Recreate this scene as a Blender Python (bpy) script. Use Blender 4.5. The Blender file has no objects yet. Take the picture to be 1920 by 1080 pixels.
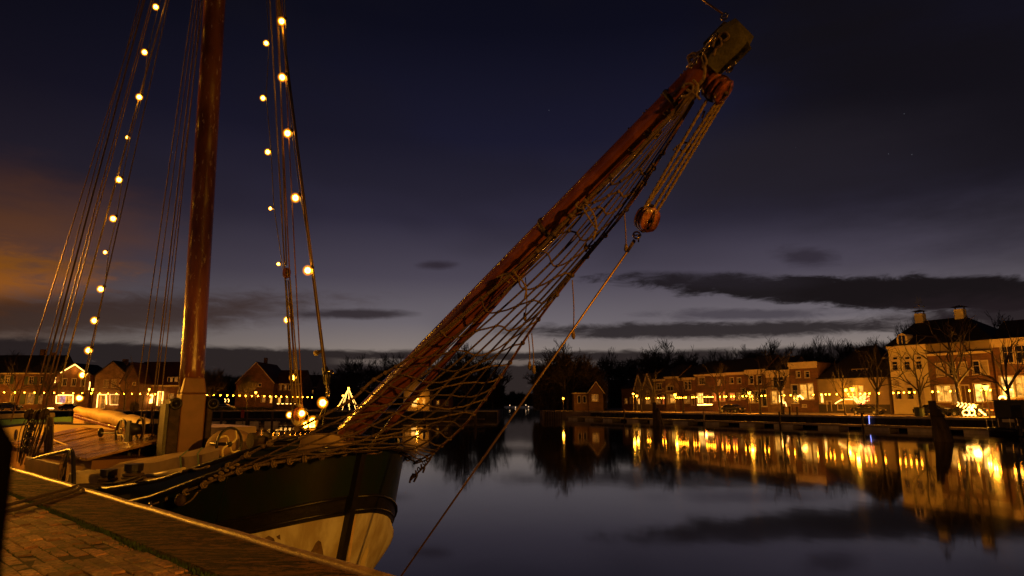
import bpy, math, random
from mathutils import Vector, Matrix, noise as mnoise
R = math.radians
rnd = random.Random(11)
sc = bpy.context.scene

# ------------------------------------------------------------------ camera
H, FPX = 3.1, 1200.0
TH = math.atan(216 / 1200)
CT, ST = math.cos(TH), math.sin(TH)
cam_d = bpy.data.cameras.new('camera')
cam = bpy.data.objects.new('camera', cam_d)
sc.collection.objects.link(cam)
cam.location = (0, 0, H)
cam.rotation_euler = (R(90) + TH, 0, 0)
cam_d.sensor_width = 36
cam_d.lens = 36 * FPX / 1920
cam_d.clip_start = 0.05
cam_d.clip_end = 9000
cam_d.dof.use_dof = True
cam_d.dof.focus_distance = 13
cam_d.dof.aperture_fstop = 5
sc.camera = cam
sc.render.resolution_x, sc.render.resolution_y = 1024, 576
sc.view_settings.view_transform = 'Standard'
sc.view_settings.look = 'None'
sc.view_settings.exposure = 0
sc.view_settings.gamma = 1
sc.view_settings.use_curve_mapping = False
cy = sc.cycles
cy.use_denoising = True
cy.max_bounces = 6
cy.diffuse_bounces = 2
cy.glossy_bounces = 3
cy.sample_clamp_indirect = 6
cy.sample_clamp_direct = 60
cy.caustics_reflective = False
cy.caustics_refractive = False
cy.use_light_tree = True


def lin(c):
    return tuple(((v / 255 + 0.055) / 1.055) ** 2.4 if v > 10 else v / 255 / 12.92 for v in c)


def ray(px, py):
    v = 540 - py
    return Vector((px - 960, FPX * CT - v * ST, FPX * ST + v * CT))


def azel(px, py):
    r = ray(px, py)
    return math.degrees(math.atan2(r.x, r.y)), math.degrees(math.atan2(r.z, math.hypot(r.x, r.y)))


# ------------------------------------------------------------------ node helper
class NT:
    def __init__(s, tree):
        s.t = tree
        s.n = tree.nodes
        s.l = tree.links

    def node(s, typ, **kw):
        n = s.n.new(typ)
        for k, v in kw.items():
            setattr(n, k, v)
        return n

    def put(s, sock, v):
        if hasattr(v, 'links'):
            s.l.new(v, sock)
        elif v is not None:
            if sock.type == 'RGBA' and len(v) == 3:
                v = (*v, 1)
            sock.default_value = v

    def m(s, op, a, b=None, c=None, clamp=False):
        n = s.node('ShaderNodeMath', operation=op)
        n.use_clamp = clamp
        s.put(n.inputs[0], a)
        if b is not None:
            s.put(n.inputs[1], b)
        if c is not None:
            s.put(n.inputs[2], c)
        return n.outputs[0]

    def mix(s, f, a, b, blend='MIX'):
        n = s.node('ShaderNodeMix', data_type='RGBA', blend_type=blend)
        s.put(n.inputs[0], f)
        s.put(n.inputs[6], a)
        s.put(n.inputs[7], b)
        return n.outputs[2]

    def smooth(s, v, a, b):
        n = s.node('ShaderNodeMapRange', interpolation_type='SMOOTHSTEP')
        s.put(n.inputs[0], v)
        n.inputs[1].default_value = a
        n.inputs[2].default_value = b
        return n.outputs[0]

    def noise(s, vec, scale, detail=4, rough=0.55, dist=0.0):
        n = s.node('ShaderNodeTexNoise')
        s.put(n.inputs['Vector'], vec)
        n.inputs['Scale'].default_value = scale
        n.inputs['Detail'].default_value = detail
        n.inputs['Roughness'].default_value = rough
        n.inputs['Distortion'].default_value = dist
        return n.outputs[0]

    def comb(s, x, y, z):
        n = s.node('ShaderNodeCombineXYZ')
        s.put(n.inputs[0], x)
        s.put(n.inputs[1], y)
        s.put(n.inputs[2], z)
        return n.outputs[0]

    def ramp(s, f, stops):
        n = s.node('ShaderNodeValToRGB')
        s.put(n.inputs[0], f)
        e = n.color_ramp.elements
        e[0].position, e[0].color = stops[0][0], (*stops[0][1], 1)
        e[1].position, e[1].color = stops[-1][0], (*stops[-1][1], 1)
        for p, c in stops[1:-1]:
            x = e.new(p)
            x.color = (*c, 1)
        return n.outputs[0]


# ------------------------------------------------------------------ world: dusk after sunset
world = bpy.data.worlds.new('World')
sc.world = world
world.use_nodes = True
w = NT(world.node_tree)
w.n.clear()
tc = w.node('ShaderNodeTexCoord')
nrm = w.node('ShaderNodeVectorMath', operation='NORMALIZE')
w.l.new(tc.outputs['Generated'], nrm.inputs[0])
sep = w.node('ShaderNodeSeparateXYZ')
w.l.new(nrm.outputs[0], sep.inputs[0])
X, Y, Z = sep.outputs
EL = w.m('MULTIPLY', w.m('ARCSINE', Z), 57.2958)
AZ = w.m('MULTIPLY', w.m('ARCTAN2', X, Y), 57.2958)
n_big = w.noise(w.comb(w.m('MULTIPLY', AZ, 0.05), w.m('MULTIPLY', EL, 0.17), 3.0), 1.0, 5, 0.6)
n_fine = w.noise(w.comb(w.m('MULTIPLY', AZ, 0.34), w.m('MULTIPLY', EL, 1.25), 8.0), 1.0, 8, 0.66, 0.5)
n_soft = w.noise(w.comb(w.m('MULTIPLY', AZ, 0.035), w.m('MULTIPLY', EL, 0.08), 1.0), 1.0, 3, 0.5)
e01 = w.m('DIVIDE', EL, 90.0, clamp=True)
clear = w.ramp(e01, [(0.0, lin((142, 124, 110))), (4.5 / 90, lin((136, 124, 118))), (7.0 / 90, lin((108, 101, 107))), (11 / 90, lin((75, 69, 82))),
                     (16 / 90, lin((47, 43, 60))), (23 / 90, lin((26, 25, 44))), (32 / 90, lin((13, 13, 27))), (42 / 90, lin((8, 8, 17))), (1.0, lin((8, 8, 14)))])
daz = w.m('ABSOLUTE', w.m('SUBTRACT', AZ, 14.0))
side = w.smooth(daz, 18.0, 66.0)
col = w.mix(w.m('MULTIPLY', side, 0.7), clear, w.mix(w.smooth(EL, 6.0, 30.0), w.mix(0.5, (0.0, 0.0, 0.0), lin((44, 30, 28))), lin((8, 7, 11))))


def cloud(col, px0, px1, pyc0, pyc1, half_py, color, amp=0.7, soft=0.55, op=1.0, nz=None):
    (a0, e0), (a1, e1) = azel(px0, pyc0), azel(px1, pyc1)
    ra = abs(a1 - a0) / 2
    k = (e1 - e0) / (a1 - a0)
    ac, ec = (a0 + a1) / 2, (e0 + e1) / 2
    re = half_py / 1200 * 57.3
    xx = w.m('DIVIDE', w.m('SUBTRACT', AZ, ac), ra)
    yy = w.m('DIVIDE', w.m('SUBTRACT', w.m('SUBTRACT', EL, ec), w.m('MULTIPLY', w.m('SUBTRACT', AZ, ac), k)), re)
    r = w.m('SQRT', w.m('ADD', w.m('POWER', w.m('ABSOLUTE', xx), 2.4), w.m('MULTIPLY', yy, yy)))
    rr = w.m('ADD', r, w.m('MULTIPLY', w.m('SUBTRACT', nz or n_fine, 0.5), amp * 2.4))
    mk = w.m('MULTIPLY', w.smooth(w.m('SUBTRACT', 1.0, rr), -soft, soft), op)
    return w.mix(mk, col, color)


# soft large cloud masses, then the streaks
col = w.mix(w.m('MULTIPLY', w.smooth(n_soft, 0.48, 0.68), 0.3), col, lin((24, 21, 28)))
col = cloud(col, 1380, 2300, 120, 200, 210, lin((17, 14, 17)), 0.6, 0.7, 0.85, n_big)
col = cloud(col, 1230, 1760, 330, 300, 75, lin((34, 30, 38)), 0.6, 0.9, 0.8, n_big)
col = cloud(col, -500, 190, 480, 480, 95, lin((110, 62, 10)), 0.9, 0.9, 0.5, n_big)
col = cloud(col, -500, 120, 515, 525, 40, lin((150, 84, 8)), 1.0, 0.7, 0.7)
col = cloud(col, -400, 210, 470, 500, 14, lin((110, 66, 16)), 1.0, 0.8, 0.45)
col = cloud(col, -700, 560, 600, 575, 30, lin((50, 32, 24)), 0.6, 0.6, 0.8)
col = cloud(col, 560, 760, 588, 588, 8, lin((46, 38, 42)), 0.5, 0.6, 0.9)
col = cloud(col, 1185, 3600, 527, 520, 23, lin((24, 19, 21)), 0.55, 0.22, 0.97)
col = cloud(col, 1480, 2000, 545, 548, 26, lin((24, 19, 21)), 0.6, 0.25, 0.97)
col = cloud(col, 1180, 1500, 520, 530, 13, lin((34, 29, 34)), 0.5, 0.6, 0.85)
col = cloud(col, 960, 1760, 620, 606, 13, lin((42, 36, 38)), 0.8, 0.45, 0.95)
col = cloud(col, 1240, 1560, 590, 588, 9, lin((66, 60, 68)), 0.8, 0.6, 0.8)
col = cloud(col, 1700, 2500, 590, 600, 34, lin((34, 26, 29)), 0.6, 0.5, 0.95)
col = cloud(col, 1465, 1560, 478, 484, 14, lin((48, 42, 52)), 0.9, 0.8, 0.9)
col = cloud(col, 790, 850, 497, 497, 7, lin((42, 34, 42)), 0.7, 0.8, 0.8)
# low bank on the horizon with one bright slit
bank = w.m('ADD', EL, w.m('MULTIPLY', w.m('SUBTRACT', n_fine, 0.5), 0.9))
bmask = w.m('SUBTRACT', 1.0, w.smooth(bank, 4.25, 4.75))
slit = w.m('MULTIPLY', w.m('MULTIPLY', w.smooth(bank, 3.15, 3.45), w.m('SUBTRACT', 1.0, w.smooth(bank, 3.7, 3.95))), w.m('SUBTRACT', 1.0, w.smooth(w.m('ABSOLUTE', w.m('ADD', AZ, 4.0)), 8.0, 13.0)))
slit2 = w.m('MULTIPLY', w.smooth(n_fine, 0.60, 0.70), 0.35)
bank_col = w.mix(w.m('MAXIMUM', slit, slit2), lin((34, 27, 28)), lin((104, 92, 86)))
col = w.mix(w.m('MULTIPLY', bmask, 0.96), col, bank_col)
# below the horizon: dark
col = w.mix(w.smooth(EL, -0.5, -3.0), col, lin((16, 14, 15)))
vor = w.node('ShaderNodeTexVoronoi')
w.l.new(nrm.outputs[0], vor.inputs['Vector'])
vor.inputs['Scale'].default_value = 26
star = w.m('MULTIPLY', w.m('LESS_THAN', vor.outputs['Distance'], 0.02), w.smooth(EL, 14.0, 24.0))
sky = w.node('ShaderNodeTexSky', sky_type='NISHITA')
sky.sun_disc = False
sky.sun_elevation = R(-4)
sky.sun_rotation = R(14)
bg = w.node('ShaderNodeBackground')
w.l.new(col, bg.inputs[0])
bg.inputs[1].default_value = 1.0
bg2 = w.node('ShaderNodeBackground')
w.l.new(sky.outputs[0], bg2.inputs[0])
bg2.inputs[1].default_value = 0.003
bg3 = w.node('ShaderNodeBackground')
bg3.inputs[0].default_value = (0.8, 0.85, 1, 1)
w.l.new(w.m('MULTIPLY', star, 0.10), bg3.inputs[1])
ad = w.node('ShaderNodeAddShader')
ad2 = w.node('ShaderNodeAddShader')
w.l.new(bg.outputs[0], ad.inputs[0])
w.l.new(bg2.outputs[0], ad.inputs[1])
w.l.new(ad.outputs[0], ad2.inputs[0])
w.l.new(bg3.outputs[0], ad2.inputs[1])
out = w.node('ShaderNodeOutputWorld')
w.l.new(ad2.outputs[0], out.inputs[0])

SODIUM = (1.0, 0.37, 0.022)
WARM = (1.0, 0.42, 0.04)


# ------------------------------------------------------------------ materials
def mat(name, c, rough=0.7, metal=0.0, var=0.25, vs=3.0, bump=0.0, bs=30.0, c2=None, stretch=(1, 1, 1), spec=0.5, coat=0.0, dist=0.0):
    m = bpy.data.materials.new(name)
    m.use_nodes = True
    t = NT(m.node_tree)
    p = t.n['Principled BSDF']
    p.inputs['Roughness'].default_value = rough
    p.inputs['Metallic'].default_value = metal
    p.inputs['Specular IOR Level'].default_value = spec
    p.inputs['Coat Weight'].default_value = coat
    p.inputs['Coat Roughness'].default_value = 0.12
    tcn = t.node('ShaderNodeTexCoord')
    mp = t.node('ShaderNodeMapping')
    mp.inputs['Scale'].default_value = stretch
    t.l.new(tcn.outputs['Object'], mp.inputs[0])
    nz = t.noise(mp.outputs[0], vs, 5, 0.6, dist)
    d = c2 or tuple(v * (1 - var) for v in c)
    t.l.new(t.mix(t.smooth(nz, 0.35, 0.65), c, d), p.inputs['Base Color'])
    if bump:
        b = t.node('ShaderNodeBump')
        b.inputs['Strength'].default_value = bump
        b.inputs['Distance'].default_value = 0.02
        t.l.new(t.noise(mp.outputs[0], bs, 4, 0.6), b.inputs['Height'])
        t.l.new(b.outputs[0], p.inputs['Normal'])
    return m


def glow(name, c, s):
    m = bpy.data.materials.new(name)
    m.use_nodes = True
    t = NT(m.node_tree)
    p = t.n['Principled BSDF']
    p.inputs['Base Color'].default_value = (0.8, 0.7, 0.5, 1)
    p.inputs['Emission Color'].default_value = (*c, 1)
    p.inputs['Emission Strength'].default_value = s
    return m


def lit_room(name, c, s, sc_=1.2):
    """window glass with an uneven lit room behind it"""
    m = bpy.data.materials.new(name)
    m.use_nodes = True
    t = NT(m.node_tree)
    p = t.n['Principled BSDF']
    p.inputs['Base Color'].default_value = (0.05, 0.04, 0.03, 1)
    p.inputs['Roughness'].default_value = 0.1
    tcn = t.node('ShaderNodeTexCoord')
    nz = t.noise(tcn.outputs['Object'], sc_, 3, 0.6)
    r = t.ramp(nz, [(0.30, tuple(v * 0.18 for v in c)), (0.5, tuple(v * 0.8 for v in c)), (0.72, tuple(v * 1.5 for v in c))])
    t.l.new(r, p.inputs['Emission Color'])
    p.inputs['Emission Strength'].default_value = s
    return m


def brick_mat(name, c1, c2, mortar, sx, sy, rough=0.85, bumpd=0.01):
    m = bpy.data.materials.new(name)
    m.use_nodes = True
    t = NT(m.node_tree)
    p = t.n['Principled BSDF']
    p.inputs['Roughness'].default_value = rough
    tcn = t.node('ShaderNodeTexCoord')
    se = t.node('ShaderNodeSeparateXYZ')
    t.l.new(tcn.outputs['Object'], se.inputs[0])
    v = t.comb(t.m('ADD', se.outputs[0], se.outputs[1]), se.outputs[2], 0.0)
    b = t.node('ShaderNodeTexBrick')
    t.l.new(v, b.inputs['Vector'])
    b.inputs['Color1'].default_value = (*c1, 1)
    b.inputs['Color2'].default_value = (*c2, 1)
    b.inputs['Mortar'].default_value = (*mortar, 1)
    b.inputs['Scale'].default_value = 1
    b.inputs['Brick Width'].default_value = sx
    b.inputs['Row Height'].default_value = sy
    b.inputs['Mortar Size'].default_value = 0.012
    nz = t.noise(tcn.outputs['Object'], 0.9, 4, 0.6)
    t.l.new(t.mix(t.smooth(nz, 0.35, 0.7), b.outputs[0], t.mix(0.5, b.outputs[0], (0.03, 0.02, 0.015))), p.inputs['Base Color'])
    return m


def tile_mat(name, c):
    m = bpy.data.materials.new(name)
    m.use_nodes = True
    t = NT(m.node_tree)
    p = t.n['Principled BSDF']
    p.inputs['Roughness'].default_value = 0.75
    tcn = t.node('ShaderNodeTexCoord')
    wv = t.node('ShaderNodeTexWave', wave_type='BANDS', bands_direction='Z')
    t.l.new(tcn.outputs['Object'], wv.inputs[0])
    wv.inputs['Scale'].default_value = 1.6
    nz = t.noise(tcn.outputs['Object'], 1.4, 4)
    cc = t.mix(nz, c, tuple(v * 0.45 for v in c))
    t.l.new(cc, p.inputs['Base Color'])
    b = t.node('ShaderNodeBump')
    b.inputs['Strength'].default_value = 0.6
    b.inputs['Distance'].default_value = 0.05
    t.l.new(wv.outputs[0], b.inputs['Height'])
    t.l.new(b.outputs[0], p.inputs['Normal'])
    return m


def varnish_mat():
    m = bpy.data.materials.new('varnished_wood')
    m.use_nodes = True
    t = NT(m.node_tree)
    p = t.n['Principled BSDF']
    tcn = t.node('ShaderNodeTexCoord')
    g = t.noise(tcn.outputs['Object'], 2.2, 6, 0.65, 0.6)
    fl = t.noise(tcn.outputs['Object'], 13, 5, 0.7)
    base = t.mix(t.smooth(g, 0.35, 0.65), (0.30, 0.095, 0.024), (0.15, 0.042, 0.012))
    flake = t.smooth(fl, 0.62, 0.68)
    t.l.new(t.mix(flake, base, (0.07, 0.03, 0.015)), p.inputs['Base Color'])
    t.l.new(t.m('ADD', 0.22, t.m('MULTIPLY', flake, 0.4)), p.inputs['Roughness'])
    p.inputs['Coat Weight'].default_value = 0.5
    p.inputs['Coat Roughness'].default_value = 0.15
    b = t.node('ShaderNodeBump')
    b.inputs['Strength'].default_value = 0.35
    b.inputs['Distance'].default_value = 0.01
    t.l.new(fl, b.inputs['Height'])
    t.l.new(b.outputs[0], p.inputs['Normal'])
    return m


def mast_mat():
    m = bpy.data.materials.new('peeling_mast_wood')
    m.use_nodes = True
    t = NT(m.node_tree)
    p = t.n['Principled BSDF']
    tcn = t.node('ShaderNodeTexCoord')
    mp = t.node('ShaderNodeMapping')
    mp.inputs['Scale'].default_value = (1, 1, 0.22)
    t.l.new(tcn.outputs['Object'], mp.inputs[0])
    fl = t.noise(mp.outputs[0], 14, 6, 0.7)
    g = t.noise(mp.outputs[0], 3, 5, 0.6)
    base = t.mix(t.smooth(g, 0.35, 0.65), (0.24, 0.085, 0.024), (0.11, 0.035, 0.011))
    flake = t.smooth(fl, 0.60, 0.635)
    t.l.new(t.mix(flake, base, (0.50, 0.34, 0.18)), p.inputs['Base Color'])
    t.l.new(t.m('ADD', 0.2, t.m('MULTIPLY', flake, 0.5)), p.inputs['Roughness'])
    b = t.node('ShaderNodeBump')
    b.inputs['Strength'].default_value = 0.6
    b.inputs['Distance'].default_value = 0.012
    t.l.new(fl, b.inputs['Height'])
    t.l.new(b.outputs[0], p.inputs['Normal'])
    return m


def water_mat():
    m = bpy.data.materials.new('harbour_water')
    m.use_nodes = True
    t = NT(m.node_tree)
    p = t.n['Principled BSDF']
    p.inputs['Base Color'].default_value = (0.006, 0.006, 0.007, 1)
    p.inputs['Roughness'].default_value = 0.048
    p.inputs['IOR'].default_value = 2.6
    p.inputs['Specular IOR Level'].default_value = 0.5
    g = t.node('ShaderNodeNewGeometry')
    mp = t.node('ShaderNodeMapping')
    mp.inputs['Scale'].default_value = (1.0, 0.5, 1)
    t.l.new(g.outputs['Position'], mp.inputs[0])
    n1 = t.noise(mp.outputs[0], 0.9, 2, 0.5)
    n2 = t.noise(mp.outputs[0], 0.12, 2, 0.5)
    b = t.node('ShaderNodeBump')
    b.inputs['Strength'].default_value = 0.035
    b.inputs['Distance'].default_value = 0.05
    t.l.new(t.m('ADD', n1, t.m('MULTIPLY', n2, 2.0)), b.inputs['Height'])
    t.l.new(b.outputs[0], p.inputs['Normal'])
    return m


def coping_mat():
    m = bpy.data.materials.new('grooved_coping')
    m.use_nodes = True
    t = NT(m.node_tree)
    p = t.n['Principled BSDF']
    p.inputs['Roughness'].default_value = 0.85
    p.inputs['Specular IOR Level'].default_value = 0.25
    tcn = t.node('ShaderNodeTexCoord')
    mp = t.node('ShaderNodeMapping')
    mp.inputs['Rotation'].default_value = (0, 0, -math.atan2(0.744, 0.669) + 0.45)
    mp.inputs['Scale'].default_value = (0.25, 0.9, 1)
    t.l.new(tcn.outputs['Object'], mp.inputs[0])
    n1 = t.noise(mp.outputs[0], 16, 3, 0.6, 0.3)
    n3 = t.noise(tcn.outputs['Object'], 60, 3, 0.6)
    n2 = t.noise(tcn.outputs['Object'], 1.3, 4, 0.6)
    mp2 = t.node('ShaderNodeMapping')
    mp2.inputs['Scale'].default_value = (0.4, 1.5, 1)
    mp2.inputs['Rotation'].default_value = (0, 0, -.12)
    t.l.new(tcn.outputs['Object'], mp2.inputs[0])
    n4 = t.noise(mp2.outputs[0], 26, 4, 0.7, 1.2)
    n1 = t.m('ADD', t.m('MULTIPLY', n1, .45), t.m('MULTIPLY', n4, .55))
    c = t.mix(t.smooth(n1, 0.46, 0.56), (0.012, 0.006, 0.003), (0.23, 0.11, 0.04))
    c = t.mix(t.m('MULTIPLY', t.smooth(n2, 0.4, 0.7), 0.5), c, (0.07, 0.055, 0.03))
    t.l.new(c, p.inputs['Base Color'])
    b = t.node('ShaderNodeBump')
    b.inputs['Strength'].default_value = 1.0
    b.inputs['Distance'].default_value = 0.07
    t.l.new(t.m('ADD', n1, t.m('MULTIPLY', n3, 0.3)), b.inputs['Height'])
    t.l.new(b.outputs[0], p.inputs['Normal'])
    return m


M = {}
M['water'] = water_mat()
M['coping'] = coping_mat()


def paver_mat(name, c):
    m = bpy.data.materials.new(name)
    m.use_nodes = True
    t = NT(m.node_tree)
    p = t.n['Principled BSDF']
    oi = t.node('ShaderNodeObjectInfo')
    ge = t.node('ShaderNodeNewGeometry')
    n1 = t.noise(ge.outputs['Position'], 1.1, 4, 0.65)
    n2 = t.noise(ge.outputs['Position'], 26, 4, 0.65)
    n3 = t.noise(ge.outputs['Position'], 3.4, 3, 0.6, 0.6)
    a = t.mix(oi.outputs['Random'], tuple(v * .62 for v in c), tuple(min(1, v * 1.25) for v in c))
    a = t.mix(t.smooth(n2, .42, .62), a, t.mix(.55, a, (.03, .02, .012)))
    a = t.mix(t.m('MULTIPLY', t.smooth(n1, .48, .62), .75), a, t.mix(.7, a, (.04, .035, .02)))
    a = t.mix(t.m('MULTIPLY', t.smooth(n3, .56, .68), .7), a, (.05, .07, .02))
    t.l.new(a, p.inputs['Base Color'])
    p.inputs['Roughness'].default_value = .72
    b = t.node('ShaderNodeBump')
    b.inputs['Strength'].default_value = .7
    b.inputs['Distance'].default_value = .02
    t.l.new(n2, b.inputs['Height'])
    t.l.new(b.outputs[0], p.inputs['Normal'])
    return m


M['varnish'] = varnish_mat()
M['mast'] = mast_mat()
M['brick_road'] = paver_mat('road_brick', (0.48, 0.25, 0.13))
M['brick_road_pale'] = paver_mat('road_brick_pale', (0.55, 0.33, 0.17))
M['brick_road_dark'] = paver_mat('road_brick_dark', (0.28, 0.15, 0.08))
M['joint'] = mat('joint_sand', (0.07, 0.055, 0.035), 0.95, var=0.5, vs=20, bump=0.5)
M['edge'] = mat('quay_edge_steel', (0.50, 0.33, 0.15), 0.42, var=0.45, vs=7, bump=0.25, bs=35)
M['moss'] = mat('moss', (0.06, 0.11, 0.02), 0.9, var=0.6, vs=12)
M['quay_dark'] = mat('quay_face', (0.045, 0.035, 0.028), 0.85, var=0.6, vs=0.6, bump=0.4, bs=3)
M['road_far'] = mat('far_paving', (0.30, 0.21, 0.14), 0.85, var=0.35, vs=0.5)
M['stone_edge'] = mat('quay_cap_stone', (0.46, 0.38, 0.28), 0.8, var=0.3, vs=1)
M['rope'] = mat('tan_rope', (0.30, 0.21, 0.10), 0.9, var=0.45, vs=40, bump=0.8, bs=160)
M['net_rope'] = mat('tarred_net_rope', (0.19, 0.125, 0.06), 0.9, var=0.5, vs=30, bump=0.8, bs=130)
M['rope_dark'] = mat('dark_rope', (0.10, 0.065, 0.035), 0.9, var=0.4, vs=30, bump=0.6, bs=120)
M['rope_red'] = mat('red_brown_rope', (0.20, 0.075, 0.04), 0.6, var=0.5, vs=25, bump=0.5, bs=80)
M['wire'] = mat('rigging_wire', (0.30, 0.19, 0.09), 0.38, metal=0.7, var=0.3)
M['cable'] = mat('light_cable', (0.30, 0.24, 0.08), 0.5, var=0.3)
M['bulb'] = glow('bulb_glow', (1.0, 0.42, 0.02), 170)
m_ = bpy.data.materials.new('amber_bulb_halo')  # painted halo: orange emission over transparency, fading towards the rim
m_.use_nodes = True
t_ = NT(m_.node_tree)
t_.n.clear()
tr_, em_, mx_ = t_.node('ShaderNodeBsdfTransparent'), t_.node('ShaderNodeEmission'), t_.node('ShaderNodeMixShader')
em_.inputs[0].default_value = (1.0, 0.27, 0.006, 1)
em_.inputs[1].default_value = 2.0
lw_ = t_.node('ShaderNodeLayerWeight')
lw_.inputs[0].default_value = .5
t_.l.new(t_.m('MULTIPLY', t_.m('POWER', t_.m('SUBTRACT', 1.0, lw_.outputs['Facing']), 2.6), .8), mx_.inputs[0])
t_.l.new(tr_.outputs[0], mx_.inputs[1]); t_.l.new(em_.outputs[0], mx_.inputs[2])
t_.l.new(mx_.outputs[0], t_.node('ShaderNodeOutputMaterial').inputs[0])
M['bulb_halo'] = m_
M['bulb_far'] = glow('far_bulb_glow', (1.0, 0.29, 0.011), 75)
M['tube'] = glow('light_tube_glow', (1.0, 0.48, 0.09), 7)
M['tube_dim'] = glow('light_tube_dim', (1.0, 0.45, 0.12), 3.5)
M['tube_red'] = glow('light_tube_red', (1.0, 0.13, 0.05), 4)
M['tube_blue'] = glow('light_tube_blue', (0.25, 0.3, 1.0), 2.5)
M['lamp_glow'] = glow('street_lamp_glow', (1.0, 0.38, 0.022), 18)
M['far_light'] = glow('distant_light_glow', (1.0, 0.6, 0.3), 2.2)
M['tail'] = glow('tail_light_glow', (1.0, 0.02, 0.01), 1.6)
M['lit'] = lit_room('lit_room', (1.0, 0.42, 0.055), 1.25, 1.3)
M['lit_bright'] = lit_room('bright_room', (1.0, 0.50, 0.10), 2.2, 1.6)
M['lit_dim'] = lit_room('dim_room', (1.0, 0.36, 0.05), 0.30, 1.6)
M['lit_red'] = lit_room('red_room', (1.0, 0.17, 0.03), 1.1, 1.0)
M['lit_purple'] = lit_room('violet_room', (0.45, 0.22, 0.30), 1.0, 1.6)
M['glass'] = mat('dark_glass', (0.02, 0.018, 0.018), 0.08, var=0.3, spec=0.9)
M['blind'] = mat('drawn_blind', (0.42, 0.32, 0.2), 0.7, var=0.2)
M['frame'] = mat('window_frame_paint', (0.62, 0.50, 0.34), 0.55, var=0.12)
M['shutter'] = mat('dark_green_shutter', (0.03, 0.05, 0.025), 0.5, var=0.2)
M['brick'] = brick_mat('house_brick', (0.22, 0.085, 0.04), (0.15, 0.06, 0.03), (0.16, 0.12, 0.08), 0.44, 0.14)
M['brick_dark'] = brick_mat('dark_house_brick', (0.17, 0.075, 0.04), (0.12, 0.055, 0.03), (0.14, 0.10, 0.08), 0.44, 0.14)
M['brick_tan'] = brick_mat('tan_house_brick', (0.36, 0.20, 0.10), (0.28, 0.15, 0.08), (0.25, 0.2, 0.14), 0.44, 0.14)
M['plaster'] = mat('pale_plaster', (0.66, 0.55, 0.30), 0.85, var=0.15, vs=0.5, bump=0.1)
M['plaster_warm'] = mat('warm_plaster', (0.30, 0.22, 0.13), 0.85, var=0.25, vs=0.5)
M['cream'] = mat('cream_trim', (0.70, 0.55, 0.34), 0.6, var=0.15, vs=2)
M['timber'] = mat('dark_timber', (0.09, 0.06, 0.04), 0.85, var=0.5, vs=2, bump=0.6, bs=8, stretch=(1, 1, 0.2))
M['plinth'] = mat('dark_plinth', (0.06, 0.045, 0.035), 0.8)
M['tiles'] = tile_mat('dark_roof_tiles', (0.018, 0.011, 0.009))
M['tiles_red'] = tile_mat('red_roof_tiles', (0.08, 0.02, 0.011))
M['concrete'] = mat('pale_concrete', (0.70, 0.58, 0.42), 0.85, var=0.3, vs=1.2, bump=0.3, bs=12)
M['deck_far'] = mat('pontoon_deck', (0.40, 0.31, 0.2), 0.8, var=0.3, vs=2)
M['twig'] = mat('bare_twigs', (0.075, 0.055, 0.04), 0.9, var=0.3, vs=1)
M['bark'] = mat('tree_bark', (0.12, 0.09, 0.06), 0.9, var=0.5, vs=3, bump=0.7, bs=12)
M['hedge'] = mat('hedge_leaves', (0.05, 0.07, 0.02), 0.8, var=0.5, vs=2)
M['iron'] = mat('black_iron', (0.025, 0.022, 0.02), 0.4, metal=0.3, var=0.3, vs=6, bump=0.2)
M['iron_rough'] = mat('rusty_iron', (0.06, 0.035, 0.02), 0.65, metal=0.3, var=0.6, vs=8, bump=0.7, bs=25)
M['chrome'] = mat('wet_steel', (0.45, 0.38, 0.3), 0.22, metal=1.0, var=0.3, vs=8)
M['green_hull'] = mat('bottle_green_hull_paint', (0.006, 0.015, 0.007), 0.38, vs=2.2, c2=(.012, .013, .008), bump=0.35, bs=2.5, stretch=(1, 1, .5))
M['brown_hull'] = mat('dark_brown_hull_paint', (0.045, 0.018, 0.012), 0.35, var=0.3, vs=1.5)
M['black_paint'] = mat('black_tar_paint', (0.012, 0.010, 0.009), 0.4, var=0.4, vs=8, bump=0.5, bs=14)
M['hull_white'] = mat('worn_white_hull_paint', (0.60, 0.58, 0.48), 0.6, vs=3.2, c2=(0.36, 0.30, 0.20), bump=0.3, bs=14, stretch=(1, 1, .28), dist=.4)
M['hull_cream'] = mat('cream_hull_paint', (0.66, 0.48, 0.26), 0.5, var=0.2, vs=2.5, dist=1.0)
M['boot'] = mat('dark_boot_top', (0.02, 0.014, 0.012), 0.6, var=0.4)
M['rust'] = mat('primer_patch', (0.16, 0.10, 0.05), 0.8, var=0.5, vs=6)
M['deck'] = mat('brown_deck_paint', (0.24, 0.13, 0.06), 0.42, var=0.4, vs=2, bump=0.3, bs=20)
M['hatch'] = mat('wet_hatch_boards', (0.42, 0.25, 0.10), 0.2, var=0.5, vs=3, bump=0.45, bs=9)
M['canvas'] = mat('tan_canvas', (0.40, 0.25, 0.12), 0.75, var=0.25, vs=2.0, bump=0.5, bs=5)
M['canvas_pale'] = mat('pale_canvas', (0.60, 0.50, 0.32), 0.8, var=0.25, vs=3, bump=0.7, bs=9)
M['sail'] = mat('furled_sail', (0.66, 0.46, 0.2), 0.6, var=0.25, vs=3, bump=0.6, bs=8)
M['tan_paint'] = mat('ochre_paint', (0.22, 0.10, 0.04), 0.5, var=0.2, vs=3, bump=0.08)
M['strap'] = mat('green_strap', (0.10, 0.20, 0.12), 0.7)
M['cream_paint'] = mat('cream_boat_paint', (0.74, 0.55, 0.24), 0.4, var=0.1, vs=0.8)
M['green_paint'] = mat('green_cabin_paint', (0.13, 0.27, 0.07), 0.45, var=0.2)
M['spoke'] = mat('pale_spoke_paint', (0.62, 0.52, 0.25), 0.45, var=0.15)
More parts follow.
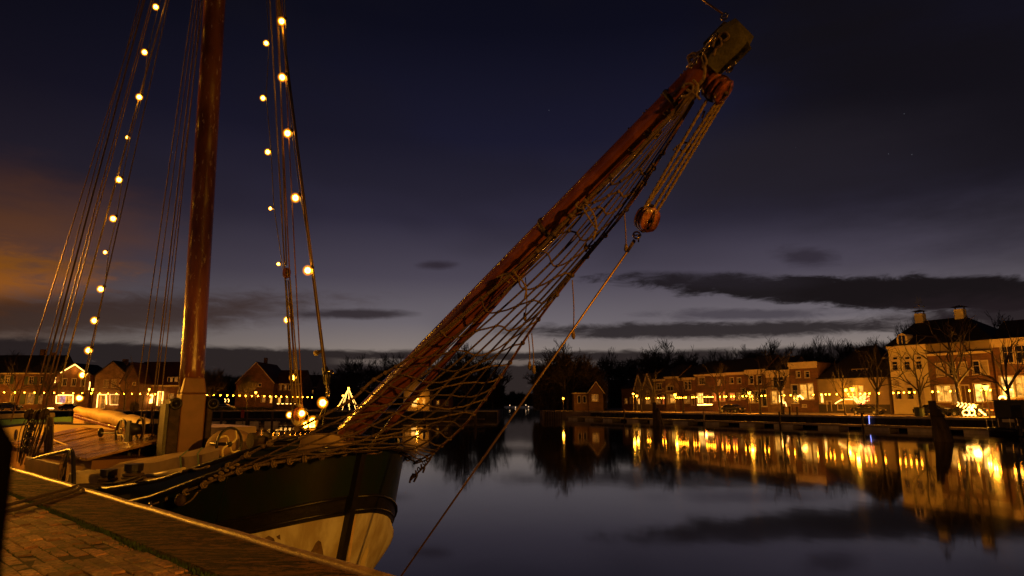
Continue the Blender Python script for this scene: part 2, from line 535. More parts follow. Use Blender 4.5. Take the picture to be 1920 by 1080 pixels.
M['cap'] = mat('weathered_canvas_cap', (0.13, 0.12, 0.06), 0.85, var=0.4, vs=6, bump=0.7, bs=18)
M['block'] = mat('varnished_block_wood', (0.30, 0.085, 0.028), 0.35, var=0.85, vs=16, bump=0.5, bs=30, stretch=(1, 1, 0.4), coat=0.4)
M['car_dark'] = mat('dark_car_paint', (0.02, 0.02, 0.022), 0.2, coat=0.8, var=0.1)
M['car_silver'] = mat('silver_car_paint', (0.5, 0.48, 0.45), 0.3, metal=0.5, var=0.1)
M['tyre'] = mat('tyre_rubber', (0.02, 0.02, 0.02), 0.8)
M['bin'] = mat('green_bin_paint', (0.05, 0.07, 0.04), 0.6)
M['red_paint'] = mat('red_marker_paint', (0.4, 0.05, 0.02), 0.5)
M['post'] = mat('lamp_post_paint', (0.10, 0.08, 0.05), 0.5)


# ------------------------------------------------------------------ geometry
class G:
    """gathers vertices and faces, then links ONE mesh object"""
    def __init__(s):
        s.v, s.f = [], []

    def add(s, vs, fs):
        o = len(s.v)
        s.v += [tuple(v) for v in vs]
        s.f += [tuple(o + i for i in f) for f in fs]
        return s

    def hexa(s, p):                     # 8 points: bottom ring 0-3, top ring 4-7
        return s.add(p, [(0, 3, 2, 1), (4, 5, 6, 7), (0, 1, 5, 4), (1, 2, 6, 5), (2, 3, 7, 6), (3, 0, 4, 7)])

    def box(s, x0, x1, y0, y1, z0, z1, T=None):
        p = [(x0, y0, z0), (x1, y0, z0), (x1, y1, z0), (x0, y1, z0), (x0, y0, z1), (x1, y0, z1), (x1, y1, z1), (x0, y1, z1)]
        return s.hexa([T(*q) for q in p] if T else p)

    def tube(s, pts, r, n=6, caps=True, twist=0.0, lobes=0, lobe=0.0):
        pts = [Vector(p) for p in pts]
        rs = r if isinstance(r, (list, tuple)) else [r] * len(pts)
        prev = None
        vs, fs, L = [], [], 0.0
        for i, p in enumerate(pts):
            d = (pts[min(i + 1, len(pts) - 1)] - pts[max(i - 1, 0)])
            d = d.normalized() if d.length > 1e-9 else Vector((0, 0, 1))
            if prev is None:
                a = Vector((0, 0, 1)) if abs(d.z) < 0.9 else Vector((1, 0, 0))
                x = d.cross(a).normalized()
            else:
                x = (prev - d * prev.dot(d))
                x = x.normalized() if x.length > 1e-6 else d.orthogonal().normalized()
            prev = x
            yv = d.cross(x)
            if i:
                L += (p - pts[i - 1]).length
            for k in range(n):
                a = 2 * math.pi * k / n
                rr = rs[i] * (1 + lobe * math.cos(lobes * a - twist * L)) if lobes else rs[i]
                vs.append(p + (x * math.cos(a) + yv * math.sin(a)) * rr)
        for i in range(len(pts) - 1):
            for k in range(n):
                k2 = (k + 1) % n
                fs.append((i * n + k, i * n + k2, (i + 1) * n + k2, (i + 1) * n + k))
        if caps:
            fs.append(tuple(range(n - 1, -1, -1)))
            fs.append(tuple(range((len(pts) - 1) * n, len(pts) * n)))
        return s.add(vs, fs)

    def ball(s, c, r, nu=10, nv=6, sc_=(1, 1, 1)):
        c = Vector(c)
        vs = [c + Vector((0, 0, r * sc_[2]))]
        for j in range(1, nv):
            a = math.pi * j / nv
            for i in range(nu):
                b = 2 * math.pi * i / nu
                vs.append(c + Vector((math.sin(a) * math.cos(b) * r * sc_[0], math.sin(a) * math.sin(b) * r * sc_[1], math.cos(a) * r * sc_[2])))
        vs.append(c - Vector((0, 0, r * sc_[2])))
        fs = [(0, 1 + i, 1 + (i + 1) % nu) for i in range(nu)]
        for j in range(nv - 2):
            for i in range(nu):
                a, b = 1 + j * nu + i, 1 + j * nu + (i + 1) % nu
                fs.append((a, a + nu, b + nu, b))
        e = len(vs) - 1
        o = 1 + (nv - 2) * nu
        fs += [(e, o + (i + 1) % nu, o + i) for i in range(nu)]
        return s.add(vs, fs)

    def ring(s, c, ax, R_, r, n=28, m=6, sq=1.0):
        c, ax = Vector(c), Vector(ax).normalized()
        x = ax.orthogonal().normalized()
        y = ax.cross(x)
        vs, fs = [], []
        for i in range(n):
            a = 2 * math.pi * i / n
            d = x * math.cos(a) + y * math.sin(a)
            for k in range(m):
                b = 2 * math.pi * k / m
                vs.append(c + d * (R_ + r * math.cos(b)) + ax * (r * sq * math.sin(b)))
        for i in range(n):
            for k in range(m):
                i2, k2 = (i + 1) % n, (k + 1) % m
                fs.append((i * m + k, i2 * m + k, i2 * m + k2, i * m + k2))
        return s.add(vs, fs)

    def grid(s, rows):
        n = len(rows[0])
        vs = [p for r in rows for p in r]
        fs = [(i * n + j, i * n + j + 1, (i + 1) * n + j + 1, (i + 1) * n + j) for i in range(len(rows) - 1) for j in range(n - 1)]
        return s.add(vs, fs)

    def mesh(s, name, m, smooth=False):
        me = bpy.data.meshes.new(name)
        me.from_pydata(s.v, [], s.f)
        if m:
            me.materials.append(m)
        if smooth:
            me.polygons.foreach_set('use_smooth', [True] * len(me.polygons))
        me.update()
        return me

    def build(s, name, m, parent=None, smooth=False, loc=None, bevel=0.0):
        o = bpy.data.objects.new(name, s.mesh(name, m, smooth))
        sc.collection.objects.link(o)
        if parent is not None:
            o.parent = parent
            if parent.parent is None and loc is None:
                o.location = -parent.location if parent.type == 'EMPTY' else (0, 0, 0)
        if loc is not None:
            o.location = loc
        if bevel:
            b = o.modifiers.new('bevel', 'BEVEL')
            b.width = bevel
            b.segments = 2
        return o


def thing(name, label, cat, loc=(0, 0, 0), group=None):
    o = bpy.data.objects.new(name, None)
    sc.collection.objects.link(o)
    o.empty_display_size = 0.2
    o.location = loc
    o['label'], o['category'] = label, cat
    if group:
        o['group'] = group
    bpy.context.view_layer.update
    return o


def tag(o, label=None, cat=None, group=None, kind=None):
    for k, v in (('label', label), ('category', cat), ('group', group), ('kind', kind)):
        if v:
            o[k] = v
    return o


def lamp(name, parent, loc, power, radius=0.15, color=SODIUM):
    d = bpy.data.lights.new(name, 'POINT')
    d.energy = power
    d.color = color
    d.shadow_soft_size = radius
    o = bpy.data.objects.new(name, d)
    sc.collection.objects.link(o)
    o.parent = parent
    o.location = Vector(loc) - (parent.location if parent.type == 'EMPTY' else Vector())
    return o


def spline(pts, n=8):
    P = [Vector(p) for p in pts]
    P = [P[0] * 2 - P[1]] + P + [P[-1] * 2 - P[-2]]
    out_ = []
    for i in range(1, len(P) - 2):
        for k in range(n):
            t = k / n
            a, b, c, d = P[i - 1], P[i], P[i + 1], P[i + 2]
            out_.append(0.5 * ((2 * b) + (c - a) * t + (2 * a - 5 * b + 4 * c - d) * t * t + (3 * b - 3 * c + d - a) * t ** 3))
    out_.append(P[-2])
    return out_


def at(pl, t):
    t = max(0, min(1, t)) * (len(pl) - 1)
    i = min(int(t), len(pl) - 2)
    return pl[i].lerp(pl[i + 1], t - i)


# ================================================================== SETTING
g = G()
g.add([(-3000, -60, 0), (3000, -60, 0), (3000, 6000, 0), (-3000, 6000, 0)], [(0, 1, 2, 3)])
tag(g.build('water', M['water']), kind='structure')

# the ship and quay frame: AX runs aft along the quay, NX from the quay towards the water
NX, AX = Vector((0.669, 0.744, 0)).normalized(), Vector((-0.744, 0.669, 0)).normalized()
QZ = 1.9
QE = 2.93      # camera to quay edge
CL = 5.93      # camera to ship centreline


def Q(s, o, z):             # s along quay, o distance from camera towards the water
    return AX * s + NX * o + Vector((0, 0, z))


def SW(s, wv, z):
    return AX * s + NX * (CL + wv) + Vector((0, 0, z))


def SP(px, py, wv):
    r = ray(px, py)
    t = (CL + wv) / (r.x * NX.x + r.y * NX.y)
    return Vector((r.x * t, r.y * t, H + r.z * t))


# near quay body
g = G()
g.box(-30, 70, -40, QE - 0.06, -1.5, QZ - 0.05, Q)
tag(g.build('quay', M['quay_dark']), kind='structure')
g = G()
g.box(-30, 70, -40, 2.16, QZ - 0.049, QZ - 0.028, Q)
pave = tag(g.build('pavement', M['joint']), kind='structure')
# coping
cop = G()
cop.box(-30, 70, 2.21, QE - 0.07, QZ - 0.048, QZ, Q)
tag(cop.build('coping', M['coping']), kind='structure')
ed = G()
pp = [Q(s / 2.0, QE - 0.02, QZ - 0.005 + 0.004 * math.sin(s * 1.7)) for s in range(-30, 90)]
ed.tube(pp, 0.052, 8)
tag(ed.build('quay_edge', M['edge'], smooth=True), kind='structure')
tim = G()
tim.box(-30, 70, QE - 0.055, QE - 0.01, 0.2, QZ - 0.06, Q)
tag(tim.build('quay_face', M['quay_dark']), kind='structure')

# bricks: the nearest 300 in view are objects, the rest is one mesh
bl, bw, gap = 0.205, 0.098, 0.009
cells = []
row = 0
o_ = 2.14 - bw
while o_ > -3.2:
    off = (row % 2) * 0.5 * (bl + gap)
    for k in range(-5, 60):
        s0 = k * (bl + gap) + off
        c = Q(s0 + bl / 2, o_ + bw / 2, QZ)
        if c.y > 0.6 and c.y < 14:
            depth = c.y * CT + (c.z - H) * ST
            px = 960 + 1200 * c.x / depth
            py = 540 - 1200 * (-(c.y) * ST + (c.z - H) * CT) / depth
            vis = -30 < px < 470 and py < 1100
            cells.append((0 if vis else 1, -py, s0, o_))
    o_ -= bw + gap
    row += 1
cells.sort()
bm = G()
bm.box(0, bl, 0, bw, -0.07, 0)
bm2 = G()
x0, x1, y0, y1 = 0.006, bl - 0.006, 0.006, bw - 0.006
bm2.hexa([(0, 0, -0.07), (bl, 0, -0.07), (bl, bw, -0.07), (0, bw, -0.07), (0, 0, -0.008), (bl, 0, -0.008), (bl, bw, -0.008), (0, bw, -0.008)])
bm2.v += [(x0, y0, 0), (x1, y0, 0), (x1, y1, 0), (x0, y1, 0)]
bm2.f = [f for f in bm2.f if f != (4, 5, 6, 7)] + [(8, 9, 10, 11), (4, 5, 9, 8), (5, 6, 10, 9), (6, 7, 11, 10), (7, 4, 8, 11)]
bmesh_ = [bm2.mesh('brick', M[k]) for k in ('brick_road', 'brick_road_pale', 'brick_road_dark')]
rest = G()
ang = math.atan2(AX.y, AX.x)
for i, (v_, py_, s0, oo) in enumerate(cells):
    h = QZ - 0.014 + rnd.uniform(-0.009, 0.006) + .018 * mnoise.noise(Vector((s0 * .9, oo * .9, 1)))
    if i < 300 and v_ == 0:
        o = bpy.data.objects.new('brick', rnd.choices(bmesh_, (6, 3, 2))[0])
        sc.collection.objects.link(o)
        o.parent = pave
        p = Q(s0, oo + bw, h)
        o.location = p
        o.rotation_euler = (rnd.uniform(-.02, .02), rnd.uniform(-.02, .02), ang + rnd.uniform(-.02, .02))
        o.scale = (1, 1, 1)
    else:
        rest.add([Q(s0 + a, oo + b, h - c) for a, b, c in ((0, 0, .01), (bl, 0, .01), (bl, bw, .01), (0, bw, .01), (.006, .006, 0), (bl - .006, .006, 0), (bl - .006, bw - .006, 0), (.006, bw - .006, 0))],
                 [(4, 5, 6, 7), (0, 1, 5, 4), (1, 2, 6, 5), (2, 3, 7, 6), (3, 0, 4, 7)])
ro = rest.build('brick_field', M['brick_road'], pave, loc=(0, 0, 0))
tag(ro, kind='stuff')
# moss and grass in the joint beside the coping and here and there between bricks
g = G()
def blade(p, h, r=rnd):
    a = r.uniform(0, 6.28)
    d = Vector((math.cos(a), math.sin(a), 0)) * 0.006
    tip = p + Vector((r.uniform(-.5, .5) * h, r.uniform(-.5, .5) * h, h))
    g.add([p - d, p + d, tip], [(0, 1, 2)])
for i in range(9000):
    s = rnd.uniform(2.0, 13)
    wd = 0.02 + 0.035 * max(0, mnoise.noise(Vector((s * 2.2, 0, 0))) + 0.5)
    dens = mnoise.noise(Vector((s * 1.3, 5, 0)))
    if rnd.random() < 0.45 + dens:
        blade(Q(s, 2.175 + rnd.gauss(0, wd), QZ - 0.03), rnd.uniform(0.015, 0.05))
for i in range(3000):
    s, o = rnd.uniform(3, 10), rnd.uniform(-1.0, 2.1)
    if mnoise.noise(Vector((s * 1.1, o * 1.6, 7))) > 0.12:
        blade(Q(round(s / 0.107) * 0.107 + rnd.gauss(0, .006), 2.14 - round((2.14 - o) / 0.107) * 0.107 + rnd.gauss(0, .006), QZ - 0.03), rnd.uniform(0.012, 0.03))
tag(g.build('grass', M['moss']), 'green moss and grass growing in the joint between bricks and coping', 'grass', kind='stuff')

# ------------------------------------------------------------------ far banks
ZQ = 1.5
A2, B2 = Vector((15.6, 128, 0)), Vector((51.6, 69.7, 0))
TQ = (B2 - A2).normalized()
NQ = Vector((-TQ.y, TQ.x, 0))          # away from the water, to the right and back


class Plane:
    def __init__(s, o, t, n, z0=ZQ):
        s.o, s.t, s.n, s.z0 = Vector(o), Vector(t), Vector(n), z0

    def uz(s, px, py):
        r = ray(px, py)
        k = s.o.dot(s.n) / (r.x * s.n.x + r.y * s.n.y)
        p = Vector((r.x * k, r.y * k, 0))
        return (p - s.o).dot(s.t), H + r.z * k

    def P(s, u, d, z):
        q = s.o + s.t * u + s.n * d
        return Vector((q.x, q.y, z))

    def W(s, px, py, d=0.0):
        u, z = s.uz(px, py)
        return s.P(u, d, z)


QR = Plane(A2, TQ, NQ)                                   # right quay edge
FR = Plane(A2 + NQ * 22, TQ, NQ)                         # right facades
QL = Plane((-10, 141, 0), (1, 0, 0), (0, 1, 0))          # left quay edge
FL = Plane((-10, 158, 0), (1, 0, 0), (0, 1, 0))          # left facades
ER = A2 + TQ * 150
EL_ = A2 + TQ * -8 + Vector((-9, 6, 0))

g = G()
def slab(pts, z0, z1):
    n = len(pts)
    g.add([(p[0], p[1], z0) for p in pts] + [(p[0], p[1], z1) for p in pts],
          [tuple(range(n, 2 * n))] + [(i, (i + 1) % n, n + (i + 1) % n, n + i) for i in range(n)])
slab([A2, ER, (900, 0, 0), (1500, 5000, 0), (260, 5000, 0), (19, 300, 0), (6.4, 150, 0), (6.4, 133, 0)], -1, ZQ)
tag(g.build('right_bank', M['road_far']), kind='structure')
g = G()
slab([(-500, 141, 0), (-3.2, 141, 0), (-3.0, 200, 0), (-6, 420, 0), (-60, 5000, 0), (-2500, 5000, 0), (-2500, 141, 0)], -1, ZQ)
tag(g.build('left_bank', M['road_far']), kind='structure')
g = G()                                                  # land closing the channel far off
slab([(-60, 900, 0), (200, 900, 0), (500, 5000, 0), (-200, 5000, 0)], -1, 0.8)
tag(g.build('far_shore', M['quay_dark']), kind='structure')

# quay walls: dark sheet piling with a pale cap
for nm, pl, u0, u1 in (('right_quay_wall', QR, 0, 140), ('left_quay_wall', QL, -400, 6.8)):
    g = G()
    u = u0
    while u < u1:
        e = min(u + 1.2, u1)
        g.box(u, (u + e) / 2, -0.25, -0.01, -1, ZQ - 0.22, pl.P)
        g.box((u + e) / 2, e, -0.12, -0.01, -1, ZQ - 0.22, pl.P)
        u = e
    wl = tag(g.build(nm, M['quay_dark']), kind='structure')
    g = G()
    g.box(u0, u1, -0.32, 0.35, ZQ - 0.215, ZQ + 0.03, pl.P)
    g.build('cap', M['stone_edge'], wl)
g = G()
for k in range(20):
    x = 6.6 + k * 0.47
    g.box(x, x + 0.3, 132.6 - k * 0.22, 132.9 - k * 0.22, -1, ZQ - 0.1 + 0.2 * (k % 4 == 0))
t_ = thing('timber_quay', 'old timber piled quay at the harbour mouth below the small brick hut', 'quay', (6.6, 132, 0))
g.build('pile_row', M['timber'], t_)
g = G()
g.box(6.4, 15.6, 132.5, 132.8, ZQ - 0.5, ZQ - 0.25)
g.build('rail', M['timber'], t_)


# ------------------------------------------------------------------ houses
def house(name, label, pl, px0, px1, py_top, wins=(), wall='brick', roof=None, depth=8, cornice=None, base_py=None, z0=ZQ,
          rh=2.6, tiles='tiles', plinth=0.0, verge=None, dshift=0.0, chim=(), group=None, cat='house', ov=0.25):
    u0, z1 = pl.uz(px0, py_top)
    u1, z1b = pl.uz(px1, py_top)
    u0, u1 = u0 + 0.02, u1 - 0.02
    z1 = pl.uz((px0 + px1) / 2, py_top)[1]
    P = lambda u, d, z: pl.P(u, d + dshift, z)
    T = thing(name, label, cat, P((u0 + u1) / 2, 0, z0), group)
    holes = []
    for wn in wins:
        a, za = pl.uz(wn[0], wn[3])
        b, zb = pl.uz(wn[2], wn[1])
        a, b = max(a, u0 + 0.08), min(b, u1 - 0.08)
        za, zb = max(za, z0 + 0.02), min(zb, z1 - 0.1)
        if b - a > 0.15 and zb - za > 0.15:
            holes.append((a, b, za, zb, wn[4] if len(wn) > 4 else 'd', wn[5] if len(wn) > 5 else (2, 2)))
    us = sorted({u0, u1, *[h[0] for h in holes], *[h[1] for h in holes]})
    zs = sorted({z0, z1, *[h[2] for h in holes], *[h[3] for h in holes]})
    g = G()
    for i in range(len(us) - 1):
        for j in range(len(zs) - 1):
            uc, zc = (us[i] + us[i + 1]) / 2, (zs[j] + zs[j + 1]) / 2
            if any(h[0] < uc < h[1] and h[2] < zc < h[3] for h in holes):
                continue
            g.add([P(us[i], 0, zs[j]), P(us[i + 1], 0, zs[j]), P(us[i + 1], 0, zs[j + 1]), P(us[i], 0, zs[j + 1])], [(0, 1, 2, 3)])
    for a, b, za, zb, _, _ in holes:
        q = [P(a, 0, za), P(b, 0, za), P(b, 0, zb), P(a, 0, zb), P(a, .3, za), P(b, .3, za), P(b, .3, zb), P(a, .3, zb)]
        g.add(q, [(0, 1, 5, 4), (1, 2, 6, 5), (2, 3, 7, 6), (3, 0, 4, 7)])
    g.add([P(u0, 0, z0), P(u0, depth, z0), P(u0, depth, z1), P(u0, 0, z1), P(u1, 0, z0), P(u1, depth, z0), P(u1, depth, z1), P(u1, 0, z1)],
          [(0, 1, 2, 3), (4, 5, 6, 7), (1, 5, 6, 2)])
    um = (u0 + u1) / 2
    if roof == 'gable_front':
        zp = z1 + rh
        g.add([P(u0, 0, z1), P(u1, 0, z1), P(um, 0, zp), P(u0, depth, z1), P(u1, depth, z1), P(um, depth, zp)], [(0, 1, 2), (3, 4, 5)])
    elif roof == 'ridge':
        g.add([P(u0, 0, z1), P(u0, depth, z1), P(u0, depth / 2, z1 + rh), P(u1, 0, z1), P(u1, depth, z1), P(u1, depth / 2, z1 + rh)], [(0, 1, 2), (3, 4, 5)])
    g.build('wall', M[wall], T)
    if plinth:
        g = G()
        g.box(u0, u1, -0.04, 0.0, z0, z0 + plinth, P)
        g.build('plinth', M['plinth'], T)
    rf = None
    k = 0.16
    g = G()
    if roof == 'gable_front':
        e = ov
        for sg in (-1, 1):
            ue = um + sg * ((u1 - u0) / 2 + e)
            dz = rh * e / ((u1 - u0) / 2)
            zz = z1 - dz
            ring_ = [(ue, zz), (um, z1 + rh), (um, z1 + rh + k * 1.4), (ue, zz + k * 1.4)]
            g.hexa([P(a, -0.2, b + .02) for a, b in ring_] + [P(a, depth + .2, b + .02) for a, b in ring_])
        rf = g.build('roof', M[tiles], T)
        if verge:
            for sg in (-1, 1):
                G().tube([P(um, -.26, z1 + rh + .1), P(um + sg * ((u1 - u0) / 2 + e), -.26, z1 - rh * e / ((u1 - u0) / 2) + .1)], verge, 5).build('verge', M['cream'], T)
    elif roof == 'ridge':
        for sg in (-1, 1):
            de = depth / 2 + sg * (depth / 2 + ov)
            zz = z1 - rh * ov / (depth / 2)
            ring_ = [(de, zz + .02), (depth / 2, z1 + rh + .02), (depth / 2, z1 + rh + k), (de, zz + k)]
            g.hexa([P(u0 - .05, a, b) for a, b in ring_] + [P(u1 + .05, a, b) for a, b in ring_])
        rf = g.build('roof', M[tiles], T)
    elif roof == 'hip':
        i_ = min(depth / 2, (u1 - u0) / 2.6)
        q = [P(u0 - ov, -ov, z1), P(u1 + ov, -ov, z1), P(u1 + ov, depth + ov, z1), P(u0 - ov, depth + ov, z1), P(u0 + i_, depth / 2, z1 + rh), P(u1 - i_, depth / 2, z1 + rh)]
        g.add(q, [(0, 1, 5, 4), (1, 2, 5), (2, 3, 4, 5), (3, 0, 4), (3, 2, 1, 0)])
        rf = g.build('roof', M[tiles], T)
    elif roof == 'flat':
        g.box(u0, u1, 0.02, depth, z1 - .1, z1 + .05, P)
        rf = g.build('roof', M[tiles], T)
    for c in chim:
        uc, zc = pl.uz(c[0], c[1])
        u_b = pl.uz(c[2], c[1])[0]
        zb = z1 + (c[4] if len(c) > 4 else 0.3) * rh
        dd = depth / 2 if roof in ('ridge', 'hip') else depth * 0.4
        f = 1 + (dd) * 0.009
        g = G()
        g.box(uc * 1.0, u_b, dd, dd + 0.9, zb, max(zb + .5, zc + (zc - H) * (f - 1)), P)
        g.build('chimney', M[c[3] if len(c) > 3 and c[3] else 'brick_dark'], rf if rf else T)
    if cornice:
        g = G()
        hh = cornice
        g.box(u0 - .1, u1 + .1, -0.38, 0.02, z1 - hh * .55, z1 + .1, P)
        g.box(u0 - .02, u1 + .02, -0.2, 0.01, z1 - hh, z1 - hh * .56, P)
        g.build('cornice', M['cream'], T)
    for a, b, za, zb, kd, bars in holes:
        g = G()
        fw = 0.09
        y0_, y1_ = 0.10, 0.20
        if kd == 'o':
            y0_, y1_ = -0.03, 0.10
        g.box(a, a + fw, y0_, y1_, za, zb, P)
        g.box(b - fw, b, y0_, y1_, za, zb, P)
        g.box(a + fw, b - fw, y0_, y1_, za, za + fw, P)
        g.box(a + fw, b - fw, y0_, y1_, zb - fw, zb, P)
        # outer casing proud of the wall
        cw = 0.10
        g.box(a - cw, a, -0.05, -0.003, za - cw, zb + cw, P)
        g.box(b, b + cw, -0.05, -0.003, za - cw, zb + cw, P)
        g.box(a, b, -0.05, -0.003, zb, zb + cw, P)
        nx, nz_ = bars
        for i in range(1, nx):
            uu = a + (b - a) * i / nx
            g.box(uu - .03, uu + .03, y0_ + .02, y1_ - .02, za + fw, zb - fw, P)
        for j in range(1, nz_):
            zz = za + (zb - za) * (j / nz_ if nz_ != 2 else 0.62)
            for i in range(nx):
                ua, ub = a + (b - a) * i / nx + .035, a + (b - a) * (i + 1) / nx - .035
                g.box(max(ua, a + fw), min(ub, b - fw), y0_ + .02, y1_ - .02, zz - .03, zz + .03, P)
        if kd == 'door':
            dr = g.build('door', M['frame'], T)
            g = G()
            g.add([P(a, .22, za), P(b, .22, za), P(b, .22, zb), P(a, .22, zb)], [(0, 1, 2, 3)])
            g.build('door_panel', M['brick_dark'], dr)
            continue
        wd = g.build('window', M['frame'], T)
        g = G()
        g.add([P(a, .22, za), P(b, .22, za), P(b, .22, zb), P(a, .22, zb)], [(0, 1, 2, 3)])
        g.build('pane', M[{'d': 'glass', 'l': 'lit', 'b': 'lit_bright', 'w': 'lit_dim', 'r': 'lit_red', 'v': 'lit_purple', 'n': 'blind'}.get(kd, 'glass')], wd)
        g = G()
        g.box(a - .12, b + .12, -0.14, -0.004, za - .12, za - 0.005, P)
        g.build('sill', M['cream'], wd)
    return T, (u0, u1, z1, P)


# --- right bank, from the harbour mouth to the right frame edge
GP = Plane(A2 + Vector((-2, 12, 0)), (1, 0, 0), (0, 1, 0))
hut, _ = house('gatehouse', 'small brick hut with steep pale edged gable, left of the house row', GP, 1103, 1131, 737,
      [(1110, 740, 1121, 752, 'w', (2, 2))], 'brick_dark', 'gable_front', 6, rh=2.35)
g = G()
a_, za_ = GP.uz(1077, 738)
b_, _q = GP.uz(1103, 738)
g.box(a_, b_ - .03, .3, 5, ZQ, za_, GP.P); g.build('side_wing', M['brick_dark'], hut)
g = G(); g.box(a_ - .2, b_ - .03, .05, 5.1, za_ + .004, za_ + .16, GP.P); g.build('wing_gutter', M['cream'], hut)
for q_ in (1083, 1093):
    u_, zz_ = GP.uz(q_, 756)
    g = G(); g.box(u_, u_ + .75, .22, .296, zz_, zz_ + 1.6, GP.P); wn_ = g.build('window', M['frame'], hut)
    g = G(); g.box(u_ + .08, u_ + .67, .2, .216, zz_ + .08, zz_ + 1.52, GP.P); g.build('pane', M['glass'], wn_)
um_, zp_ = GP.uz(1117, 716.5)
for sx in (-1, 1):
    e_, ze_ = GP.uz(1117 + sx * 16, 738)
    g = G(); g.tube([GP.P(um_, -.26, zp_ + .12), GP.P(e_, -.26, ze_ + .05)], .09, 5); g.build('verge', M['cream'], hut)
H1 = [
 ('row_house', 'low dark brick house beside the light tree trunk, first of the right row', 1165, 1190, 728, [(1171, 747, 1176, 757, 'w'), (1182, 745, 1187, 757, 'door')], 'brick_dark', 'ridge', dict(rh=2.4)),
 ('gabled_house', 'narrow plaster house with pale pointed gable, left of the twin pair', 1190, 1206, 730, [(1196, 747, 1199, 758, 'b', (1, 1)), (1193, 733, 1197, 740, 'd', (1, 1))], 'plaster_warm', 'gable_front', dict(rh=3.2, ov=0.1, verge=.16)),
 ('gabled_house', 'narrow plaster house with pale pointed gable, right of the twin pair', 1206, 1225, 730, [(1210, 747, 1220, 758, 'w', (2, 2)), (1213, 733, 1217, 740, 'd', (1, 1))], 'plaster_warm', 'gable_front', dict(rh=3.4, ov=0.1, verge=.16)),
 ('row_house', 'narrow dark brick house with one upper window right of the twin gables', 1225, 1247, 712, [(1231, 719, 1240, 731, 'd', (2, 2)), (1242, 741, 1245, 758, 'r', (1, 1)), (1229, 746, 1238, 757, 'w')], 'brick_dark', 'ridge', dict(cornice=.3, rh=2.5)),
 ('row_house', 'house with a boxed bay window above its lit ground floor', 1247, 1272, 707, [(1250, 724, 1262, 733, 'd', (2, 1)), (1256, 739, 1266, 756, 'l', (3, 2)), (1251, 739, 1254, 757, 'w', (1, 1))], 'brick_tan', 'ridge', dict(cornice=.3, rh=2.6)),
 ('row_house', 'brick house with two tall white sash windows under a pale cornice', 1272, 1303, 709, [(1283, 715, 1288, 731, 'd', (1, 2)), (1290, 715, 1295, 731, 'd', (1, 2)), (1282, 743, 1293, 756, 'w', (3, 2)), (1297, 740, 1301, 760, 'door', (1, 1))], 'brick', 'ridge', dict(cornice=.45, rh=2.6)),
 ('row_house', 'dark brick house with one bright shop window at street level', 1303, 1334, 703, [(1310, 707, 1321, 721, 'd', (3, 1)), (1307, 736.5, 1318, 756, 'b', (3, 2)), (1324, 741, 1329, 760, 'door', (1, 1))], 'brick_dark', 'ridge', dict(rh=2.7, cornice=.25)),
 ('pub', 'brick pub glowing red with a bright light bar along its terrace', 1334, 1360, 701, [(1338, 737, 1342, 752, 'r', (1, 2)), (1346, 712, 1352, 722, 'w', (2, 1)), (1355, 735, 1359, 752, 'r', (1, 2)), (1347, 737, 1351, 752, 'r', (1, 1))], 'brick', 'ridge', dict(rh=2.7, cornice=.5)),
 ('row_house', 'brick house with orange lit windows right of the red pub', 1360, 1398, 699, [(1369, 708, 1375, 719, 'd', (1, 2)), (1383, 708, 1389, 719, 'd', (1, 2)), (1368, 737, 1377, 750, 'r', (2, 2)), (1391, 728, 1397, 748, 'd', (1, 2)), (1382, 737, 1388, 750, 'w', (1, 2))], 'brick', 'ridge', dict(rh=2.8, cornice=.4, chim=((1372, 685, 1378, 'cream', .2),))),
 ('row_house', 'brick house with a scrolled cornice and tall narrow door', 1398, 1435, 694, [(1405, 704, 1412, 720, 'd', (1, 2)), (1420, 704, 1427, 720, 'd', (1, 2)), (1404, 733, 1412, 755, 'w', (2, 2)), (1416, 733, 1421, 755, 'd', (1, 2)), (1429, 730, 1436, 762, 'd', (1, 2))], 'brick', 'ridge', dict(rh=2.8, cornice=.8)),
 ('row_house', 'brown house with two yellow lit windows beside its neighbour with high parapet', 1435, 1479, 695, [(1449, 704.5, 1457, 727, 'd', (1, 2)), (1461, 704.5, 1469, 727, 'd', (1, 2)), (1447, 733, 1456, 757, 'l', (1, 2)), (1460, 733, 1469, 756, 'l', (1, 2))], 'brick_tan', 'ridge', dict(rh=2.6, cornice=1.2, chim=((1452, 683, 1458, 'cream', .2),))),
 ('row_house', 'tall brick house with a crenellated pale parapet and lamp lit rooms', 1479, 1531, 680, [(1486, 721, 1495, 756, 'd', (1, 3)), (1500.5, 720.5, 1512, 749, 'l', (1, 2)), (1515, 719, 1524, 749, 'l', (1, 2)), (1505, 759, 1512, 763, 'd', (1, 1)), (1494, 696, 1500, 708, 'd', (1, 2)), (1510, 696, 1517, 708, 'd', (1, 2))], 'brick', 'flat', dict(cornice=1.0)),
]
for nm, lb, a, b, yt, wn, wl, rf, kw in H1:
    house(nm, lb, FR, a, b, yt, wn, wl, rf, **kw)
big, (bu0, bu1, bz, bP) = house('inn', 'long pale walled building with a huge dark roof beside the white house', FR, 1531, 1664, 709,
      [(1538, 737, 1543, 756, 'b', (1, 2)), (1599, 723, 1607.5, 749, 'l', (1, 2)), (1609, 723, 1618, 749, 'l', (1, 2)), (1572, 757, 1580, 768, 'w', (1, 1)), (1552, 752, 1558, 770, 'door', (1, 1))],
      'plaster_warm', 'hip', 13, rh=5.6, plinth=1.4, tiles='tiles')
g = G()                                                   # dormer
du0, dz0 = FR.uz(1590, 709)
du1, dz1 = FR.uz(1618, 690)
g.box(du0, du1, 1.2, 5, dz0 + .3, dz1, bP)
dm = g.build('dormer', M['plaster_warm'], big)
g = G()
